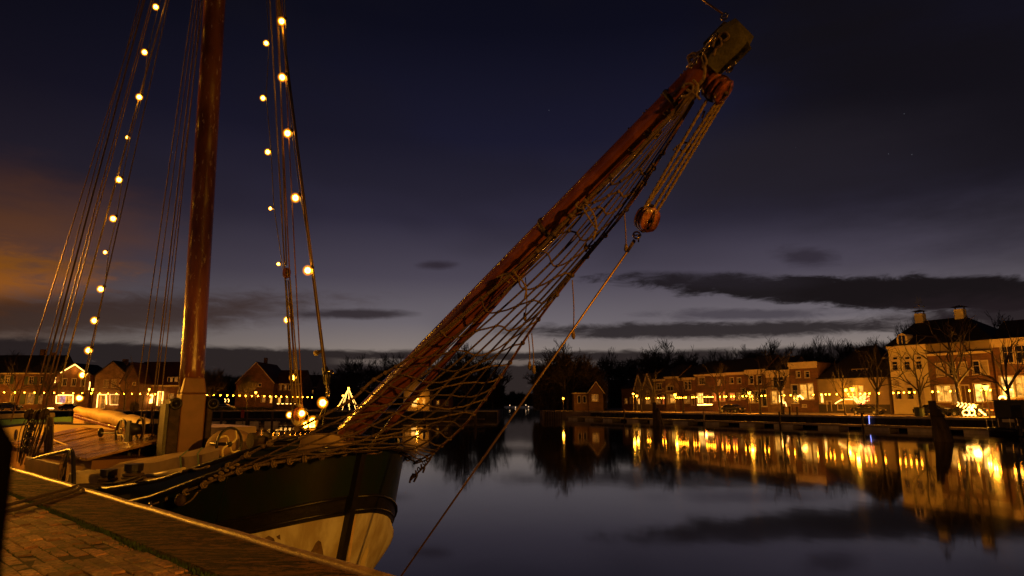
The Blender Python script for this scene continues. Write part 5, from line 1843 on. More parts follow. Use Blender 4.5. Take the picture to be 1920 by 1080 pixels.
# weathered cap over the head
g = G()
sec = []
c0, c1 = tip - bdir * .40, tip + bdir * .07
nn = 24
for k in range(6):
    t = k / 5
    c = c0.lerp(c1, t)
    rr_ = (.168 + .012 * math.sin(t * 3.1) - (.03 if k == 5 else 0)) * (.97 + .03 * math.cos(k * 2.1))
    sec.append([c + (side_ * math.cos(a) * rr_ * (1.0 + .10 * abs(math.cos(a)) ** 4) + upb * math.sin(a) * rr_) for a in [2 * math.pi * j / nn for j in range(nn)]])
for r_ in sec:
    r_.append(r_[0])
g.grid(sec)
g.add(sec[-1][:-1], [tuple(range(nn))])
cap = g.build('head_cap', M['cap'], bows, True)
g = G()
for sd, L0_ in ((-1, 0), (1, 0)):         # flanges with bolt holes
    for a in (upb, -upb):
        c = tip - bdir * .17 + a * .175
        g.hexa([c + bdir * x + side_ * y + a * z for x, y, z in ((-.17, -.02, -.02), (.17, -.02, -.02), (.17, .02, -.02), (-.17, .02, -.02), (-.13, -.02, .055), (.15, -.02, .055), (.15, .02, .055), (-.13, .02, .055))])
g.build('cap_flange', M['cap'], bows)
for x in (-.1, 0, .1):
    for us in (-1, 1):
        G().tube([tip - bdir * (.17 + x) + upb * us * .205 - side_ * .03, tip - bdir * (.17 + x) + upb * us * .205 + side_ * .03], .016, 6).build('bolt', M['iron'], cap)

# iron bands
for t in (.62, .885):
    g = G()
    c = butt.lerp(tip, t)
    g.ring(c, bdir, brad(t) + .006, .014, 24, 6, 2.0)
    g.build('iron_band', M['iron_rough'], bows, True)
# spare spar lashed below the bowsprit
g = G()
g.tube([SP(1010, 478, .16), SP(952, 540, .2), SP(745, 778, .22), SP(700, 835, .22)], [.03, .047, .055, .05], 12)
g.build('spare_spar', M['varnish'], ship, True)
# knots and lashings round the head of the bowsprit
rk = random.Random(4)
for k in range(7):
    t = .80 + .018 * k + .012 * (k % 2)
    g = G()
    c = butt.lerp(tip, t)
    pl_ = []
    for i in range(9):
        a = math.pi * (-.75 + 1.3 * i / 8)
        pl_.append(c + side_ * -math.cos(a) * (brad(t) + .02) + upb * math.sin(a) * (brad(t) + .02) + bdir * (.10 * i / 8 + rk.uniform(-.012, .012)))
    g.tube(spline(pl_, 4), .014, 6)
    g.build('lashing', M['rope'], bows, True)
hx = lambda px, py, wv=-.2: SP(px, py, wv)
for L_ in ([(1296, 118), (1290, 108), (1300, 100), (1312, 103), (1318, 116), (1322, 130), (1319, 150)], [(1302, 112), (1310, 98), (1320, 104), (1324, 118), (1318, 128)], [(1297, 124), (1292, 112), (1303, 106), (1306, 120)],
           [(1345, 70), (1352, 64), (1362, 62), (1366, 70), (1356, 78)], [(1336, 88), (1340, 76), (1350, 72), (1352, 84), (1342, 92), (1338, 104)], [(1280, 165), (1286, 158), (1298, 158), (1300, 168), (1292, 178), (1278, 182)],
           [(1300, 150), (1308, 160), (1306, 175), (1298, 186)], [(1288, 168), (1302, 176), (1312, 186)]):
    g = G()
    g.tube(spline([hx(a, b) for a, b in L_], 5), .015, 6)
    g.build('lashing', M['rope'], bows, True)
# chain links along the top of the head
for k in range(9):
    g = G()
    p = SP(1341 - k * 5.6, 66 + k * 7.2, -.22)
    g.ring(p, (side_ if k % 2 else upb), .026, .008, 12, 5)
    g.build('chain_link', M['chrome'], bows, True)
for a, b in (((1287, 128), (1343, 62)), ((1273, 186), (1279, 178))):
    g = G(); g.tube([SP(*a, -.24), SP(*b, -.24)], .008, 6); g.build('turnbuckle', M['chrome'], bows, True)
# ring fittings and shackles
def shackle(p, ax, r, parent, name='shackle'):
    g = G()
    g.ring(p, ax, r, r * .28, 16, 6)
    g.tube([p + Vector(ax).cross(Vector((0, 0, 1))).normalized() * r * 1.3, p - Vector(ax).cross(Vector((0, 0, 1))).normalized() * r * 1.3], r * .25, 6)
    return g.build(name, M['chrome'], parent, True)
shackle(SP(1358, 31, 0), side_, .035, bows)
shackle(SP(1372, 118, 0), side_, .04, bows)
shackle(SP(1368, 130, 0), upb, .035, bows)
g = G(); g.tube([SP(1355, 26, 0), SP(1318, 0, 0), SP(1040, -190, 0) + Vector((0, 0, 0))], .011, 6)
g.build('jib_stay', M['wire'], ship, True)


def block(px, py, wv, r, d, parent_name='block', n_cheek=3, th=.05, bmat='block', turn=.0):
    """wooden pulley block, long axis d"""
    c = SP(px, py, wv)
    d = d.normalized()
    s = d.cross((Vector((0, 0, H)) - c).normalized()).normalized()   # width direction
    f = d.cross(s).normalized()
    s, f = (s * math.cos(turn) + f * math.sin(turn)), (f * math.cos(turn) - s * math.sin(turn))
    g = G()
    body = None
    for k in range(n_cheek):
        o = f * (k - (n_cheek - 1) / 2) * th * 1.35
        g = G()
        rings = []
        for j in range(9):
            t = -1 + 2 * j / 8
            wdt = math.sqrt(max(0, 1 - (abs(t)) ** 2.4))
            rings.append([c + o + d * t * r + s * x * r * .74 * wdt + f * z * th * .5 for x, z in ((-1, -.7), (-.7, -1), (.7, -1), (1, -.7), (1, .7), (.7, 1), (-.7, 1), (-1, .7), (-1, -.7))])
        g.grid(rings)
        ob = g.build(parent_name if body is None else 'cheek', M[bmat], ship if body is None else body, True)
        body = body or ob
    g = G()
    g.tube([c - f * th * n_cheek * .8, c + f * th * n_cheek * .8], r * .16, 8)
    g.ring(c, s, r * 1.04, r * .06, 24, 5)
    g.build('strop', M['iron_rough'], body, True)
    return c, d


ub_c, lb_c = SP(1345, 166, 0), SP(1213, 411, 0)
tk = (lb_c - ub_c).normalized()
block(1345, 166, 0, .135, SP(1372, 130, 0) - SP(1330, 190, 0), th=.06, turn=.95)
block(1213, 411, 0, .14, SP(1222, 385, 0) - SP(1203, 437, 0), th=.055, turn=.45)
g = G()
g.ring(SP(1219, 391, 0), Vector((0, -1, .3)), .05, .012, 16, 6)
g.build('becket', M['chrome'], ship, True)
rope_n = 0
falls = [((1325, 188, -.05), (1205, 395, -.04)), ((1343, 192, .0), (1212, 388, .0)), ((1350, 190, .04), (1224, 392, .03)), ((1357, 188, .08), (1231, 398, .07))]
for a, b in falls:
    A_, B_ = SP(*a), SP(*b)
    nseg = int((A_ - B_).length / .011)
    g = G()
    g.tube([A_.lerp(B_, i / nseg) for i in range(nseg + 1)], .0155, 9, lobes=3, lobe=.22, twist=85)
    g.build('tackle_rope', M['rope'], ship, True)
shackle(SP(1194, 441, 0), Vector((0, -1, 0)), .038, ship)
shackle(SP(1197, 447, 0), Vector((1, -.2, 0)), .035, ship)
g = G()
q0, q1 = SP(1190, 452, 0), SP(752, 1080, 0)
q2 = q0 + (q1 - q0) * (q0.z / (q0.z - q1.z) * 1.02)
g.tube([q0, q1, q2], .0135, 7)
g.build('bobstay', M['wire'], ship, True)
g = G(); g.tube([SP(1190, 450, 0), SP(1176, 472, 0)], [.02, .017], 7); g.build('splice', M['rope_dark'], ship, True)
# spiral line wound on the tackle
g = G(); g.tube(spline([SP(1262, 282, 0), SP(1280, 268, .02), SP(1296, 272, .04), SP(1283, 285, .03), SP(1268, 274, 0)], 5), .011, 6); g.build('lashing', M['rope'], ship, True)
g = G(); g.tube([SP(1316, 222, .02), SP(1321, 208, .02)], .012, 6); g.build('turnbuckle', M['chrome'], ship, True)

# ------------------------------------------------------------------ bowsprit net
PE = spline([SP(*q) for q in ((1318, 150, -.12), (1180, 298, -.17), (1080, 395, -.19), (1000, 478, -.2), (900, 563, -.24), (772, 668, -.32), (700, 713, -.5), (650, 755, -.72), (520, 823, -1.25), (415, 880, -1.62), (305, 942, -2.0))], 8)
SE = spline([SP(*q) for q in ((1300, 190, .04), (1240, 290, .12), (1180, 385, .2), (1085, 500, .35), (1000, 612, .5), (935, 712, .75), (875, 792, 1.05), (815, 846, 1.35), (776, 868, 1.58))], 10)
EE = spline([SP(*q) for q in ((305, 942, -2.0), (380, 913, -1.8), (456, 884, -1.52), (530, 870, -1.2), (597, 860, -.85), (690, 846, .1), (740, 850, .85), (776, 868, 1.58))], 8)
NLG = 8


def netp(t, x):
    a, b = at(PE, t), at(SE, t)
    p = a.lerp(b, x)
    e = at(EE, x)
    p += (e - at(PE, 1).lerp(at(SE, 1), x)) * t ** 3.2
    p.z -= (.16 + .10 * math.sin(math.pi * t)) * 4 * x * (1 - x) * math.sin(math.pi * min(1, t * 1.02)) ** .8
    j = .02 * min(1, t * 3)
    v = mnoise.noise_vector(Vector((t * 14, x * 9, 2)))
    return p + v * j * .4


g = G()
g.tube([p for p in PE], .019, 8)
net = g.build('bowsprit_net', M['net_rope'], ship, True)
g = G(); g.tube([p for p in SE], .017, 8); g.build('net_edge_rope', M['rope_red'], net, True)
g = G(); g.tube([p + Vector((0, 0, .03)) for p in EE], .017, 8); g.build('net_edge_rope', M['rope'], net, True)
for k in range(1, NLG):
    x = k / NLG
    g = G()
    g.tube([netp(i / 60, x) for i in range(61)], [.0125 * min(1, .42 + i / 60 * 1.5) for i in range(61)], 6)
    g.build('net_rope', M['net_rope' if k < 5 else 'rope_dark'], net, True)
TT = [.13, .17, .20, .25, .30, .35, .40, .445, .49, .53, .57, .61, .65, .69, .73, .765, .80, .835, .87, .90, .93, .96]
for k, t in enumerate(TT):
    g = G()
    pts = []
    x0_ = 0
    for i in range(NLG + 1):
        x = i / NLG
        pts.append(netp(t + .012 * math.sin(i * 1.3 + k), x))
        if i < NLG:
            m_ = netp(t + .012 * math.sin((i + .5) * 1.3 + k), x + .5 / NLG)
            m_.z -= .07 * (pts[-1] - m_).length
            pts.append(m_)
    g.tube(spline(pts, 2), .0115, 6)
    for i in range(NLG + 1):
        g.ball(pts[i * 2], .021 if i not in (0, NLG) else .034, 7, 5, (1, 1, 1))
    g.build('net_rope', M['net_rope'] if k % 3 else M['rope_dark'], net, True)
# lashings of the net on the edge rope and the ledge
for i in range(16):
    p = at(EE, .02 + i * .062) + Vector((0, 0, .02))
    q = at(EE, .02 + i * .062 + .02) + Vector((0, 0, .02))
    g = G()
    g.ring(p, (q - p), .04, .012, 12, 5)
    g.ring(p + (q - p).normalized() * .03, (q - p), .04, .012, 12, 5)
    g.build('lashing', M['rope'], net, True)
for t in (.77, .81, .85, .885, .92, .95):
    p, q = at(PE, t), at(PE, t + .01)
    g = G()
    for j in range(3):
        g.ring(p + (q - p).normalized() * .025 * j, (q - p), .032, .012, 12, 5)
    g.build('lashing', M['rope'], net, True)
# ropes running along the underside of the bowsprit
for o, (a, b) in enumerate((((1290, 178, .02), (745, 745, .1)), ((1275, 200, -.1), (700, 742, -.3)), ((1296, 196, .1), (980, 545, .25)), ((1302, 170, -.05), (905, 585, -.05)))):
    g = G()
    A_, B_ = SP(*a), SP(*b)
    g.tube([A_.lerp(B_, i / 12) - Vector((0, 0, .08 * math.sin(math.pi * i / 12))) for i in range(13)], .010, 6)
    g.build('head_rope', M['rope'], ship, True)
# hanging cords with toggles
for a, b, lb in (((990, 625), (993, 690), 0), ((997, 625), (1001, 697), 0), ((1073, 525), (1075, 632), 0), ((1170, 392), (1174, 470), 0), ((818, 655), (803, 705), 0), ((812, 650), (821, 695), 0), ((985, 520), (984, 598), 0), ((1115, 455), (1098, 468), 0)):
    g = G()
    g.tube(spline([SP(*a, .3), SP(a[0] + 3, (a[1] + b[1]) / 2, .3), SP(*b, .3)], 6), .008, 6)
    g.tube([SP(b[0], b[1] - 12, .3), SP(b[0], b[1] - 2, .3), SP(b[0] + 1, b[1] + 4, .3)], [.016, .026, .012], 7)
    g.build('cord', M['rope'], ship, True)
for L_ in ([(932, 520), (955, 512), (975, 522), (986, 540), (984, 560)], [(1085, 378), (1080, 386), (1090, 392), (1098, 384), (1112, 400), (1118, 425), (1112, 450)], [(1092, 388), (1105, 410), (1120, 432)], [(955, 530), (940, 522), (952, 515), (968, 528)]):
    g = G(); g.tube(spline([SP(a, b, -.2) for a, b in L_], 5), .012, 6); g.build('lashing', M['rope'], bows, True)
# tackle and chain hanging at the starboard bow
for L_, r_, m_ in (([(776, 870), (800, 862), (815, 850)], .014, 'rope_dark'), ([(770, 900), (785, 885), (800, 870), (812, 852)], .016, 'rope_dark'), ([(768, 905), (772, 893), (782, 890), (776, 903)], .02, 'iron_rough'), ([(788, 880), (796, 876), (793, 886)], .018, 'iron_rough')):
    g = G(); g.tube(spline([SP(a, b, 1.5) for a, b in L_], 5), r_, 6); g.build('bow_tackle', M[m_], ship, True)
for k in range(6):
    g = G(); g.ring(SP(800 - k * 5, 862 + k * 6, 1.5), (1, k % 2, .2), .035, .011, 10, 5); g.build('chain_link', M['iron_rough'], ship, True)
# lead of the net tail: two lines aft to the ledge block
for L_, r_ in (([(305, 942), (335, 925), (385, 903), (415, 886), (440, 872)], .017), ([(340, 948), (358, 938), (372, 921)], .013), ([(300, 941), (286, 946)], .022), ([(372, 921), (400, 898), (425, 882)], .02)):
    g = G(); g.tube(spline([SP(a, b, -2.02 + .0035 * (a - 305)) for a, b in L_], 6), r_, 7); g.build('tail_rope', M['rope'], ship, True)
g = G(); g.ball(SP(338, 938, -2.0), .085, 12, 8, (1, .6, 1)); g.build('deadeye', M['iron_rough'], ship, True)
# block of knots on the tail
for k in range(7):
    g = G(); p = SP(385 + k * 10, 903 - k * 5.3, -1.78 + k * .03); g.ball(p, .028 + .006 * (k % 2), 8, 6, (1.3, 1, .8)); g.build('knot', M['rope'], ship, True)

# ------------------------------------------------------------------ mast
mb, mt = SP(355, 790, 0), SP(403, 0, 0)
md = (mt - mb).normalized()
mtop = mb + md * 17.5
ms = [mb.lerp(mtop, i / 30) for i in range(31)]
g = G()
g.tube([p for p in ms if p.z > SP(355, 735, 0).z - .5], .252, 28)
ms_ = g.build('mast', M['mast'], ship, True)
fr = SP(358, 700, 0)
# squared tabernacle post
zf0, zf1 = 1.3, SP(358, 738, 0).z
cx = SP(356, 780, 0)
ca = SP(334, 780, 0)
cw_ = .25
view = Vector((cx.x, cx.y, 0)).normalized()
vs_ = Vector((view.y, -view.x, 0))
fx, fy = (vs_ * .92 + view * .1).normalized(), None
fx = (NX * .55 + vs_ * .45).normalized()
fy = Vector((-fx.y, fx.x, 0))
def TB(u, v, z):
    return Vector((cx.x, cx.y, 0)) + fx * u + fy * v + Vector((0, 0, z))
g = G()
g.box(-cw_, cw_, -.26, .26, zf0, zf1, TB)
r0_ = [TB(-cw_, -.26, zf1), TB(cw_, -.26, zf1), TB(cw_, .26, zf1), TB(-cw_, .26, zf1)]
g.hexa([q + Vector((0, 0, .001)) for q in r0_] + [TB(-.2, -.2, zf1 + .35), TB(.2, -.2, zf1 + .35), TB(.2, .2, zf1 + .35), TB(-.2, .2, zf1 + .35)])
hl = g.build('mast_heel', M['tan_paint'], ship, bevel=.03)
zt1 = SP(380, 757, 0).z
for sg, w_ in ((-1, .12), (1, .12)):
    g = G()
    g.box(sg * (cw_ + .012) if sg > 0 else -cw_ - .012 - w_ - .1, sg * (cw_ + .012) + (w_ if sg > 0 else 0), -.34, .3, zf0, zt1 + .1, TB)
    pl_ = g.build('tabernacle', M['iron_rough'], ship, bevel=.02)
    g = G()
    g.ring(TB(sg * (cw_ + .12), -.36, zt1), fy, .10, .03, 16, 6)
    g.ball(TB(sg * (cw_ + .12), -.36, zt1), .06, 8, 6)
    g.build('pivot', M['iron'], pl_, True)
g = G(); g.box(-cw_ - .30, -cw_ - .135, -.3, .25, zf0, zt1 - .0, TB); g.build('tabernacle_plate', M['black_paint'], ship)

# ------------------------------------------------------------------ standing and running rigging
def rope(name, pts, r, m, n=6):
    g = G()
    g.tube(pts, r, n)
    return g.build(name, M[m], ship, True)


def ext(a, b, f=1.35):
    return [a, b, a + (b - a) * f]


NS = -2.2
for bpx, bpy_, tpx, r_, m_ in ((20, 790, 268, .013, 'wire'), (74, 742, 271, .02, 'rope_dark'), (84, 742, 284, .015, 'wire'), (92, 742, 288, .013, 'wire'), (106, 742, 312, .018, 'rope'), (150, 742, 317, .012, 'rope'), (66, 742, 262, .012, 'wire')):
    rope('shroud', ext(SP(bpx, bpy_, NS), SP(tpx, 0, -.9)), r_, m_)
for bpx, bpy_, tpx, r_ in ((252, 770, 362, .013), (263, 790, 368, .011), (282, 800, 373, .015), (294, 830, 378, .012), (288, 780, 381, .01)):
    rope('halyard', ext(SP(bpx, bpy_, -.3), SP(tpx, 0, -.25)), r_, 'rope')
rope('forestay', ext(SP(611, 706, 0), SP(523, 0, 0)), .030, 'wire', 8)
for bpx, bpy_, tpx, r_, m_ in ((549, 780, 506, .014, 'rope'), (556, 780, 518, .013, 'rope_red'), (567, 770, 529, .011, 'rope_red')):
    rope('halyard', ext(SP(bpx, bpy_, 0), SP(tpx, 0, 0)), r_, m_)
rope('halyard', ext(SP(537, 492, 0), SP(521, 0, 0)), .014, 'rope')
for a, b in (((536, 525), (552, 770)), ((540, 525), (558, 770)), ((544, 525), (563, 765))):
    rope('tackle_rope', [SP(*a, 0), SP(*b, 0)], .013, 'rope')
block(537.5, 512, 0, .10, Vector((0, 0, 1)), n_cheek=2, th=.045)
shackle(SP(536, 494, 0), NX, .035, ship)
block(560, 776, 0, .12, Vector((0, 0, 1)), n_cheek=2, th=.05)
# forestay end fittings
g = G(); g.tube([SP(609, 690, 0), SP(612, 700, 0), SP(613, 720, 0)], [.05, .062, .05], 10); g.tube([SP(613, 720, 0), SP(614, 748, 0), SP(606, 800, 0)], .022, 8)
g.build('stay_fitting', M['iron'], ship, True)
for k in range(4):
    g = G(); g.ring(SP(613 + k, 722 + k * 5.5, 0), (NX if k % 2 else AX), .032, .01, 12, 5); g.build('chain_link', M['chrome'], ship, True)
g = G(); g.tube([SP(612, 697, 0), SP(622, 696, 0), SP(626, 700, 0)], [.02, .03, .015], 7); g.build('snap_hook', M['chrome'], ship, True)
# unlit lamp clamped on the stay
g = G(); g.ball(SP(593, 662, 0), .05, 10, 7); lp_ = g.build('spare_bulb', M['spoke'], ship, True)
g = G(); g.tube([SP(595, 661, 0), SP(603, 658, 0)], [.04, .02], 8); g.ball(SP(604, 657, 0), .035, 8, 5); g.build('socket', M['iron_rough'], lp_, True)

# block cluster at the foot of the near shrouds
for px, py, r_ in ((55, 777, .13), (71, 778, .12), (84, 775, .12)):
    block(px, py, NS, r_, Vector((.15, 0, 1)), 'shroud_block', 2, .045, 'iron_rough')
rc_ = random.Random(8)
for k in range(15):
    x0_ = 52 + k * 2.9
    a = SP(x0_, 780 + rc_.uniform(-4, 6), NS)
    m1 = SP(x0_ - 5 - rc_.uniform(0, 10), 815 + rc_.uniform(-6, 6), NS - .05 + rc_.uniform(-.1, .1))
    b = SP(34 + k * 2.0 + rc_.uniform(-3, 3), 868 + rc_.uniform(-5, 6), NS - .1)
    rope('lanyard', spline([a, m1, b], 5), .010 + .004 * (k % 3), 'rope_dark' if k % 4 else 'rope')
for k in range(20):
    t = k / 20
    g = G(); g.ring(SP(60 - 14 * t + 2 * math.sin(k * 2), 793 + 55 * t, NS - .2), (1, (k % 2) * 2 - 1, .2), .05, .016, 10, 5)
    g.build('chain_link', M['iron'], ship, True)
for k in range(12):          # hanging coil of rope
    x = 85 + k * 1.1
    rope('rope_coil', spline([SP(x, 786, NS), SP(x + 2.5, 782 + .3 * k, NS), SP(x + 3 + rc_.uniform(-.6, .6), 820, NS), SP(x + 1 + rc_.uniform(-1, 1), 852 + rc_.uniform(-5, 5), NS), SP(x - 1.5, 846, NS), SP(x - 1, 800, NS)], 4), .012, 'rope' if k % 2 else 'rope_dark')
# brown panel, pipe rail
PW = -2.42
pz = SP(100, 868, PW).z
s0_, s1_ = 14.35, 16.9
g = G(); g.box(s0_, s1_, PW - .03, PW + .03, 1.45, pz + .02, SW); g.build('leeboard', M['deck'], ship, bevel=.02)
rp_ = spline([SP(58, 862, PW), SP(95, 852, PW), SP(122, 846, PW), SP(131, 844, PW), SP(136, 850, PW), SP(137.5, 870, PW), SP(138, 910, PW)], 6)
g = G(); g.tube(rp_, .036, 8); g.tube([SP(130, 846, PW + .2), SP(122, 870, PW + .2), SP(118, 905, PW + .2)], .034, 8); g.build('pipe_rail', M['iron'], ship, True)
rope('hanging_line', spline([SP(124, 848, PW), SP(116, 862, PW), SP(113, 880, PW), SP(117, 893, PW), SP(121, 876, PW)], 5), .012, 'rope')
# cargo hatch of boards
hs0, hs1, hr, he = 15.7, 23.2, 2.33, 1.92
g = G(); g.box(hs0, hs1, -1.55, 1.75, 1.2, he, SW); ht = g.build('hatch_coaming', M['tan_paint'], ship)
nb = 18
for i in range(nb):
    a, b = hs0 - .1 + (hs1 - hs0 + .2) * i / nb, hs0 - .1 + (hs1 - hs0 + .2) * (i + 1) / nb - .04
    for (w0, z0_, w1, z1_) in ((-1.68, he + .01, .09, hr), (.11, hr, 1.86, he + .01)):
        dz = rc_.uniform(-.015, .02)
        g = G(); g.hexa([SW(a, w0, z0_ + dz), SW(b, w0, z0_ + dz), SW(b, w1, z1_ + dz), SW(a, w1, z1_ + dz), SW(a, w0, z0_ + .05 + dz), SW(b, w0, z0_ + .05 + dz), SW(b, w1, z1_ + .05 + dz), SW(a, w1, z1_ + .05 + dz)])
        g.build('hatch_board', M['hatch'], ht)
rope('deck_line', spline([SP(100, 825, -1.2), SP(130, 836, -1.2), SP(160, 842, -1.2), SP(200, 845, -1.1), (SP(222, 845, -.9))], 6), .02, 'sail')
# boom with furled sail
b0, b1 = SP(143, 768, .2), SP(296, 803, .2)
g = G()
pts = [b0.lerp(b1, i / 24) + Vector((0, 0, .02 * math.sin(i * 1.1))) for i in range(25)]
g.tube(pts, [.06 + .13 * math.sin(math.pi * min(1, (i + 1.5) / 14) / 2) + .012 * math.sin(i * 1.9) for i in range(25)], 12)
bm_ = g.build('furled_sail', M['sail'], ship, True)
g = G(); g.tube([b0 - Vector((0, 0, .2)), b1 - Vector((0, 0, .24))], .07, 10); g.build('boom', M['varnish'], bm_, True)
g = G(); a, b = SP(136, 772, .6), SP(240, 812, .4)
g.hexa([SP(137, 794, .8), SP(245, 797, .5), SP(245, 797, .2), SP(137, 794, .5), SP(139, 773, .8), SP(245, 791, .5), SP(245, 791, .2), SP(139, 773, .5)]); g.build('sail_bag', M['canvas'], ship)
# windlass with its wheels
wl_c = SP(284, 812, -.1)
def WL(s, wv, z):
    return wl_c + AX * s + NX * wv + Vector((0, 0, z))
g = G()
for wv in (-.45, .1, .62):
    for a0_, a1_ in ((-.2, -.03), (.2, .03)):
        g.tube([WL(a0_, wv, -.95), WL(a1_, wv, .05)], .035, 8)
wls = G().tube([WL(0, -.45, .1), WL(0, .0, .16), WL(0, .62, .1)], .05, 8).build('windlass', M['iron'], ship)
g.build('frame', M['iron'], wls)
g = G(); g.tube([WL(0, -.5, .1), WL(0, -.3, .1), WL(0, .25, .1), WL(0, .58, .1)], [.17, .12, .12, .17], 20); g.build('drum', M['iron'], wls, True)
g = G()
for k in range(24):
    a = k / 24 * 6.283
    g.ball(WL(math.cos(a) * .26, .72, .1 + math.sin(a) * .26), .03, 5, 4)
g.tube([WL(0, .68, .1), WL(0, .76, .1)], .26, 24); g.build('gear_wheel', M['iron'], wls, True)
g = G(); g.tube([WL(-.1, -.45, -.25), WL(-.1, .6, -.25)], .07, 10); g.build('shaft', M['chrome'], wls, True)
for wv in (-.5, .2, .66):
    G().hexa([WL(a, wv + b, c) for a, b, c in ((-.2, -.02, -.9), (.2, -.02, -.9), (.2, .02, -.9), (-.2, .02, -.9), (-.1, -.02, .3), (.1, -.02, .3), (.1, .02, .3), (-.1, .02, .3))]).build('side_plate', M['black_paint'], wls)
G().tube([WL(.1, -.1, -.2), WL(.1, .6, -.2)], [.1, .1], 14).build('drum', M['iron'], wls, True)
G().ring(WL(-.05, -.28, .1), NX, .24, .03, 24, 6).build('brake_band', M['iron_rough'], wls, True)
for k_ in range(4):
    G().tube([WL(-.15 + .1 * k_, .35 + .1 * k_, -.9), WL(-.1 + .1 * k_, .38 + .09 * k_, .5 - .1 * k_)], .03, 7).build('pawl_bar', M['iron'], wls, True)
block(252, 763, -.5, .13, Vector((0, 0, 1)), 'hanging_block', 2, .05, 'iron_rough')
g = G(); g.box(-.3, .3, -.5, .6, -.95, -.5, WL); g.build('bed', M['timber'], wls)
for k in range(5):
    rope('hanging_line', spline([WL(-.3, -.3 + k * .18, .45), WL(-.36, -.28 + k * .18, .1), WL(-.32, -.33 + k * .2, -.4), WL(-.3, -.25 + k * .17, -.75)], 5), .016, 'rope_dark' if k % 2 else 'rope')
hw = SP(227, 816, -.55)
g = G(); g.ring(hw, NX, .36, .03, 32, 7)
w1 = g.build('handwheel', M['iron'], ship, True)
for k in range(6):
    a = k / 6 * 6.283
    g = G(); g.tube(spline([hw, hw + AX * math.cos(a) * .18 + Vector((0, 0, math.sin(a) * .18)) + AX * .04, hw + AX * math.cos(a + .3) * .35 + Vector((0, 0, math.sin(a + .3) * .35))], 4), .02, 6)
    g.build('spoke', M['spoke'], w1, True)
g = G(); g.tube([SP(190, 812, -.55) , SP(228, 812, -.55)], .02, 8); g.ball(SP(189, 811, -.55), .12, 12, 8, (.6, .6, 1)); g.build('crank', M['iron'], w1, True)
h2 = SP(430, 833, -1.0)
ax2 = AX * .94 - NX * .34
g = G(); g.ring(h2, ax2, .262, .022, 36, 8)
w2 = g.build('handwheel', M['iron'], ship, True)
e1 = ax2.cross(Vector((0, 0, 1))).normalized()
for k in range(4):
    a = k / 4 * 6.283 + .5
    d1 = e1 * math.cos(a) + Vector((0, 0, math.sin(a)))
    d2 = e1 * math.cos(a + .6) + Vector((0, 0, math.sin(a + .6)))
    g = G(); g.tube(spline([h2, h2 + d1 * .15, h2 + d2 * .25], 5), [.017] * 10 + [.013], 8)
    g.build('spoke', M['spoke'], w2, True)
g = G(); g.ball(h2, .05, 10, 7); g.tube([h2, h2 + ax2 * .4], .03, 8); g.build('hub', M['iron'], w2, True)
# long canvas covered box on the foredeck
f0, f1 = SP(188, 884, -1.62), SP(412, 845, -1.5)
k0, k1 = SP(260, 861, -.75), SP(412, 838, -.75)
g = G()
rows_ = []
for i in range(13):
    t = i / 12
    fa, kb_ = f0.lerp(f1, t), k0.lerp(k1, t)
    sg_ = .012 * math.sin(i * 1.7)
    rows_.append([Vector((fa.x, fa.y, 1.45 + .25 * t)), fa + Vector((0, 0, -.25 + sg_)), fa + Vector((0, 0, sg_)), fa.lerp(kb_, .5) + Vector((0, 0, .05 - sg_)), kb_ + Vector((0, 0, sg_)), Vector((kb_.x, kb_.y, 1.45))])
g.grid(rows_)
g.add(rows_[0], [tuple(range(6))]); g.add(rows_[-1], [tuple(range(6))])
cb = g.build('canvas_cover', M['canvas'], ship)
for px in (352, 380):
    g = G()
    t = (px - 188) / 224
    fa, kb_ = f0.lerp(f1, t), k0.lerp(k1, t)
    l_ = [Vector((fa.x, fa.y, fa.z - .3)) + AX * -.12, fa + Vector((0, -.012, .014)), fa.lerp(kb_, .5) + Vector((0, 0, .07))]
    for i in range(2):
        g.hexa([l_[i] - AX * .022, l_[i] + AX * .022, l_[i] + AX * .022 + NX * -.012, l_[i] - AX * .022 + NX * -.012, l_[i + 1] - AX * .022, l_[i + 1] + AX * .022, l_[i + 1] + AX * .022 + NX * -.012, l_[i + 1] - AX * .022 + NX * -.012])
    g.build('strap', M['strap'], cb)
g = G(); g.tube([SP(268, 893, -1.85), SP(300, 890, -1.85), SP(345, 882, -1.85)], [.03, .045, .05], 10); g.build('boat_hook', M['spoke'], ship, True)
g = G(); g.tube(spline([SP(345, 884, -1.85), SP(358, 878, -1.85), SP(372, 880, -1.85), (SP(392, 874, -1.85))], 5), .018, 7); g.build('hook_line', M['rope'], ship, True)
# skylight
g = G(); g.hexa([SP(a, b, -.9) + NX * c for a, b, c in ((176, 872, 0), (222, 862, 0), (222, 862, .4), (176, 872, .4), (182, 866, 0), (222, 857, 0), (222, 857, .4), (182, 866, .4))]); g.build('skylight', M['glass'], ship)
